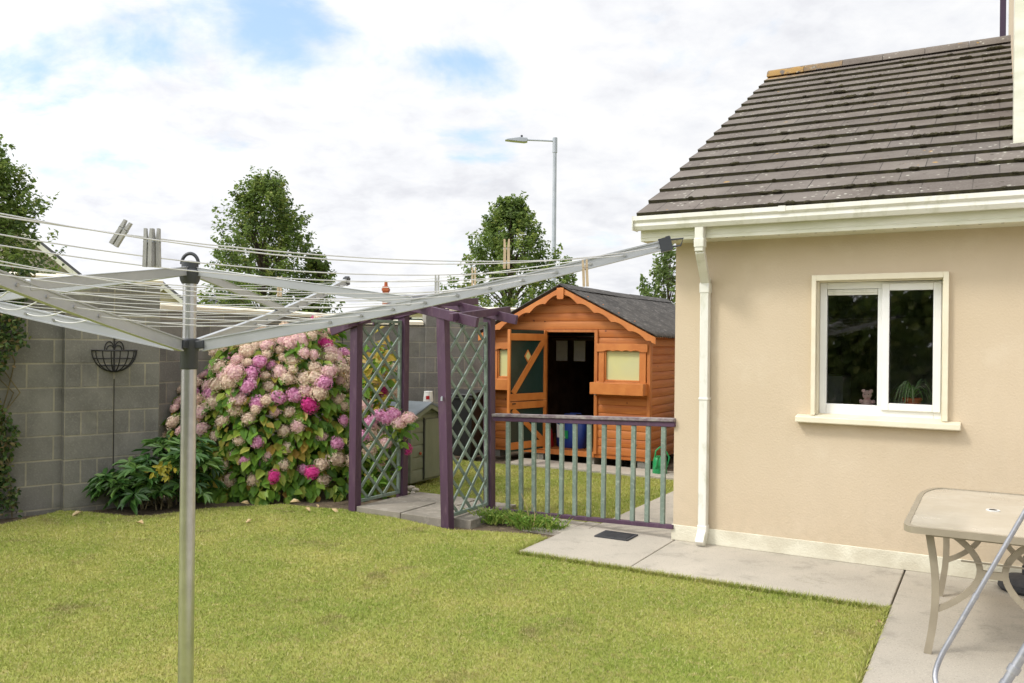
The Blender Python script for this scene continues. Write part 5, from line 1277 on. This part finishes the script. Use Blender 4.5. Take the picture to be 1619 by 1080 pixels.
e1 = at(312, 474, 44); e2 = at(345, 474, 44); far_house((e1.x+e2.x)/2, 44, e2.x-e1.x, 7, 2.9, at(320, 455, 44).z, 'far_cream', 'grey roofed bungalow glimpsed right of the dryer pole', False)
e1 = at(618, 470, 40); e2 = at(672, 470, 40); far_house((e1.x+e2.x)/2, 40, e2.x-e1.x, 7, 3.2, 3.95, 'far_cream', 'cream bungalow with a red brick chimney above the wooden arch', False, (at(610, 450, 40.7).x+.0, at(610, 453, 40.7).z))
# unseen hedge added behind the viewer to darken the window pane reflections
hd = empty('reflection_hedge', (-6, -7.5, 0), 'unseen hedge added to darken the reflections in the house window panes', 'hedge'); n = 16000
X_ = rng.uniform(-16, 5, n); Z_ = rng.uniform(0, 1, n)**.8; top = 3.6+.7*np.sin(X_*1.1)+.4*np.sin(X_*2.7); P = np.stack([X_, -7.5+rng.normal(0, .45, n)-.25*X_*.0, Z_*top], 1)
q = leaves(P, np.tile([.2, 1.0, .5], (n, 1)), .26, .7); fast_mesh('foliage', q, 0, 0, lrnd(n), 'leaf_tree', hd)
mb = MB()
for i in range(15): mb.tube([(-15.5+i*1.4, -7.5, -.05), (-15.4+i*1.4, -7.45, 1.5), (-15.5+i*1.4, -7.5, 2.8)], [.07, .05, .03], 6)
mb.build('stems', 'bark', hd)

# ------------------------------------------------------------------ patio table
tbl = empty('patio_table', W(2.25, -1.15, 0), 'beige metal patio table with a frosted glass top by the house wall', 'table')
tu0, tu1, tv0, tv1, TZ = 1.855, 2.66, -1.86, -.44, .672
def rrect(u0, u1, v0, v1, r_, n=8):
    pts = []
    for sx, sy, a0 in ((1, 1, 0), (-1, 1, 90), (-1, -1, 180), (1, -1, 270)):
        ra, rb = (r_*.8, r_*2.6) if sy > 0 else (r_*.35, r_*.6)
        cu = (u1 if sx > 0 else u0)-sx*ra; cv = (v1 if sy > 0 else v0)-sy*rb
        for i in range(n+1): a = R(a0+90*i/n); pts.append((cu+ra*math.cos(a), cv+rb*math.sin(a)))
    return pts
mb = MB(uvF)
out_ = rrect(tu0, tu1, tv0, tv1, .16); inn = rrect(tu0+.028, tu1-.028, tv0+.028, tv1-.028, .14)
n = len(out_)
for a in range(n):
    b = (a+1) % n; P_ = [out_[a], out_[b], inn[b], inn[a]]
    i = mb.pts([(p[0], p[1], z) for z in (TZ-.03, TZ+.004) for p in P_])
    for q_ in ((0, 1, 2, 3), (4, 5, 6, 7), (0, 1, 5, 4), (2, 3, 7, 6)): mb.f.append(([i+k_ for k_ in q_], 0, None))
mb.build('rim', 'taupe_metal', tbl)
mb = MB(uvF); mb.prism(inn, lambda a, b: (a, b, TZ-.006), lambda a, b: (a, b, TZ)); mb.build('tabletop', 'table_glass', tbl, smooth=False)
hc = hit_v(1570, 801, -1.15); mb = MB(); c = W(2.26, -1.12, TZ+.0005); mb.lathe(c, [(.036, 0), (.036, .003), (.024, .003)], 24); mb.build('parasol_ring', 'white_frame', tbl)
mb = MB(); mb.lathe(c+Vector((0, 0, .0032)), [(.022, 0), (.022, .0006)], 20); mb.build('painted_hole', 'bin_black', tbl)  # black disc paints in the shade of the hole, top left uncut
lu0, lu1, lv0, lv1 = 1.97, 2.55, -1.73, -.57; cu_, cv_ = (lu0+lu1)/2, (lv0+lv1)/2
for lu, lv in ((lu0, lv0), (lu0, lv1), (lu1, lv0), (lu1, lv1)):
    su_ = 1 if lu < cu_ else -1; mb = MB(uvF)
    path = [(lu+su_*(.035*math.sin(math.pi*t_)*1.0), lv, TZ-.03-(TZ-.03)*t_) for t_ in [i/10 for i in range(11)]]
    for a, b in zip(path[:-1], path[1:]): mb.bar(a, b, .036, .022, (0, 1, 0))
    lg = mb.build('leg', 'taupe_metal', tbl)
    sv_ = 1 if lv < cv_ else -1
    mb = MB(uvF); path = [(lu+su_*(.02+.215*math.sin(math.pi*(.10+.88*t_))**.8), lv+sv_*.03*math.sin(math.pi*t_), TZ-.035-.40*t_) for t_ in [i/14 for i in range(15)]]
    for a, b in zip(path[:-1], path[1:]): mb.bar(a, b, .030, .018, (0, 1, 0))
    mb.build('curved_brace', 'taupe_metal', lg)
for lv in (lv0, lv1):
    mb = MB(uvF); sv_ = 1 if lv < cv_ else -1
    mb.bar((lu0+.23, lv+sv_*.03, .44), (lu1-.23, lv+sv_*.03, .44), .02, .038); mb.bar((lu0, lv, TZ-.045), (lu1, lv, TZ-.045), .02, .03); mb.bar((lu0+.15, lv, TZ-.17), (lu1-.15, lv, TZ-.17), .008, .008); mb.build('crossbar', 'taupe_metal', tbl)
for lu in (lu0, lu1): mb = MB(uvF); mb.bar((lu, lv0+.02, TZ-.048), (lu, lv1-.02, TZ-.048), .02, .028); mb.build('side_rail', 'taupe_metal', tbl)
# parasol base
c = gr(1619, 934); c = Vector((c.x+.02, c.y, 0)); pb = empty('parasol_base', c, 'dark grey round parasol base on the patio under the table', 'parasol base')
mb = MB(); mb.lathe(c, [(.155, 0), (.17, .02), (.165, .055), (.13, .085), (.06, .10), (.03, .105), (.03, .16)], 28); mb.build('weight', 'grate', pb)
mb = MB(); mb.lathe(c+Vector((0, 0, .105)), [(.024, 0), (.024, .12), (.02, .12)], 16); mb.build('socket', 'grey_plastic', pb)
# tubular frame in the foreground
frm = empty('tubular_frame', Vector((1.7, 3.2, 0)), 'silver tubular folding frame leaning up at the right edge of the patio', 'folding frame')
f0 = gr(1476, 1088, .03); f1 = at(1476, 1060, f0.y+.0); f1b = at(1484, 1043, f0.y); g1 = at(1619, 812, f0.y-.12); dirv = (g1-f1b).normalized(); g2 = f1b+dirv*1.35
n0 = gr(1476, 1100, .013)-Vector((0, .05, 0)); q0 = Vector((1.02, 2.30, .013)); r1 = at(1600, 1063, 2.32); q1 = r1-dirv*((r1.z-.06)/dirv.z); q2 = r1+dirv*.72
mb = MB(); bz = lambda a, b, c, n_=8: [a*(1-t)**2+b*2*t*(1-t)+c*t*t for t in [i/n_ for i in range(n_+1)]]
mb.tube([n0.lerp(q0, .08)]+bz(n0.lerp(q0, .03), n0, n0+(f1-n0)*.35)+bz(f1+(n0-f1)*.3, f1, f1b.lerp(g1, .06))+[f1b.lerp(g1, .45)], .012, 12); mb.tube([f1b.lerp(g1, .44), g2], .0105, 12); mb.tube([f1b.lerp(g1, .43), f1b.lerp(g1, .455)], .0135, 12); mb.build('far_leg', 'steel_tube', frm)
mb = MB(); mb.tube([q0, q0+Vector((0, 0, .02)), q1+dirv*.03, r1-dirv*.03], .0145, 12); mb.tube([r1-dirv*.04, q2], .0125, 12); mb.tube([r1+dirv*.0, r1+dirv*.02], .0165, 12); mb.build('near_leg', 'steel_tube', frm)
mb = MB(); mb.tube([n0.lerp(q0, .07), q0], .012, 12); mb.build('foot_bar', 'steel_tube', frm)
mb = MB(); mb.tube([g2, q2], .011, 12); mb.tube([g2.lerp(f1b, .3), q2.lerp(q1, .3)], .009, 12); mb.build('crossbar', 'steel_tube', frm)
print('objects', len(bpy.data.objects))
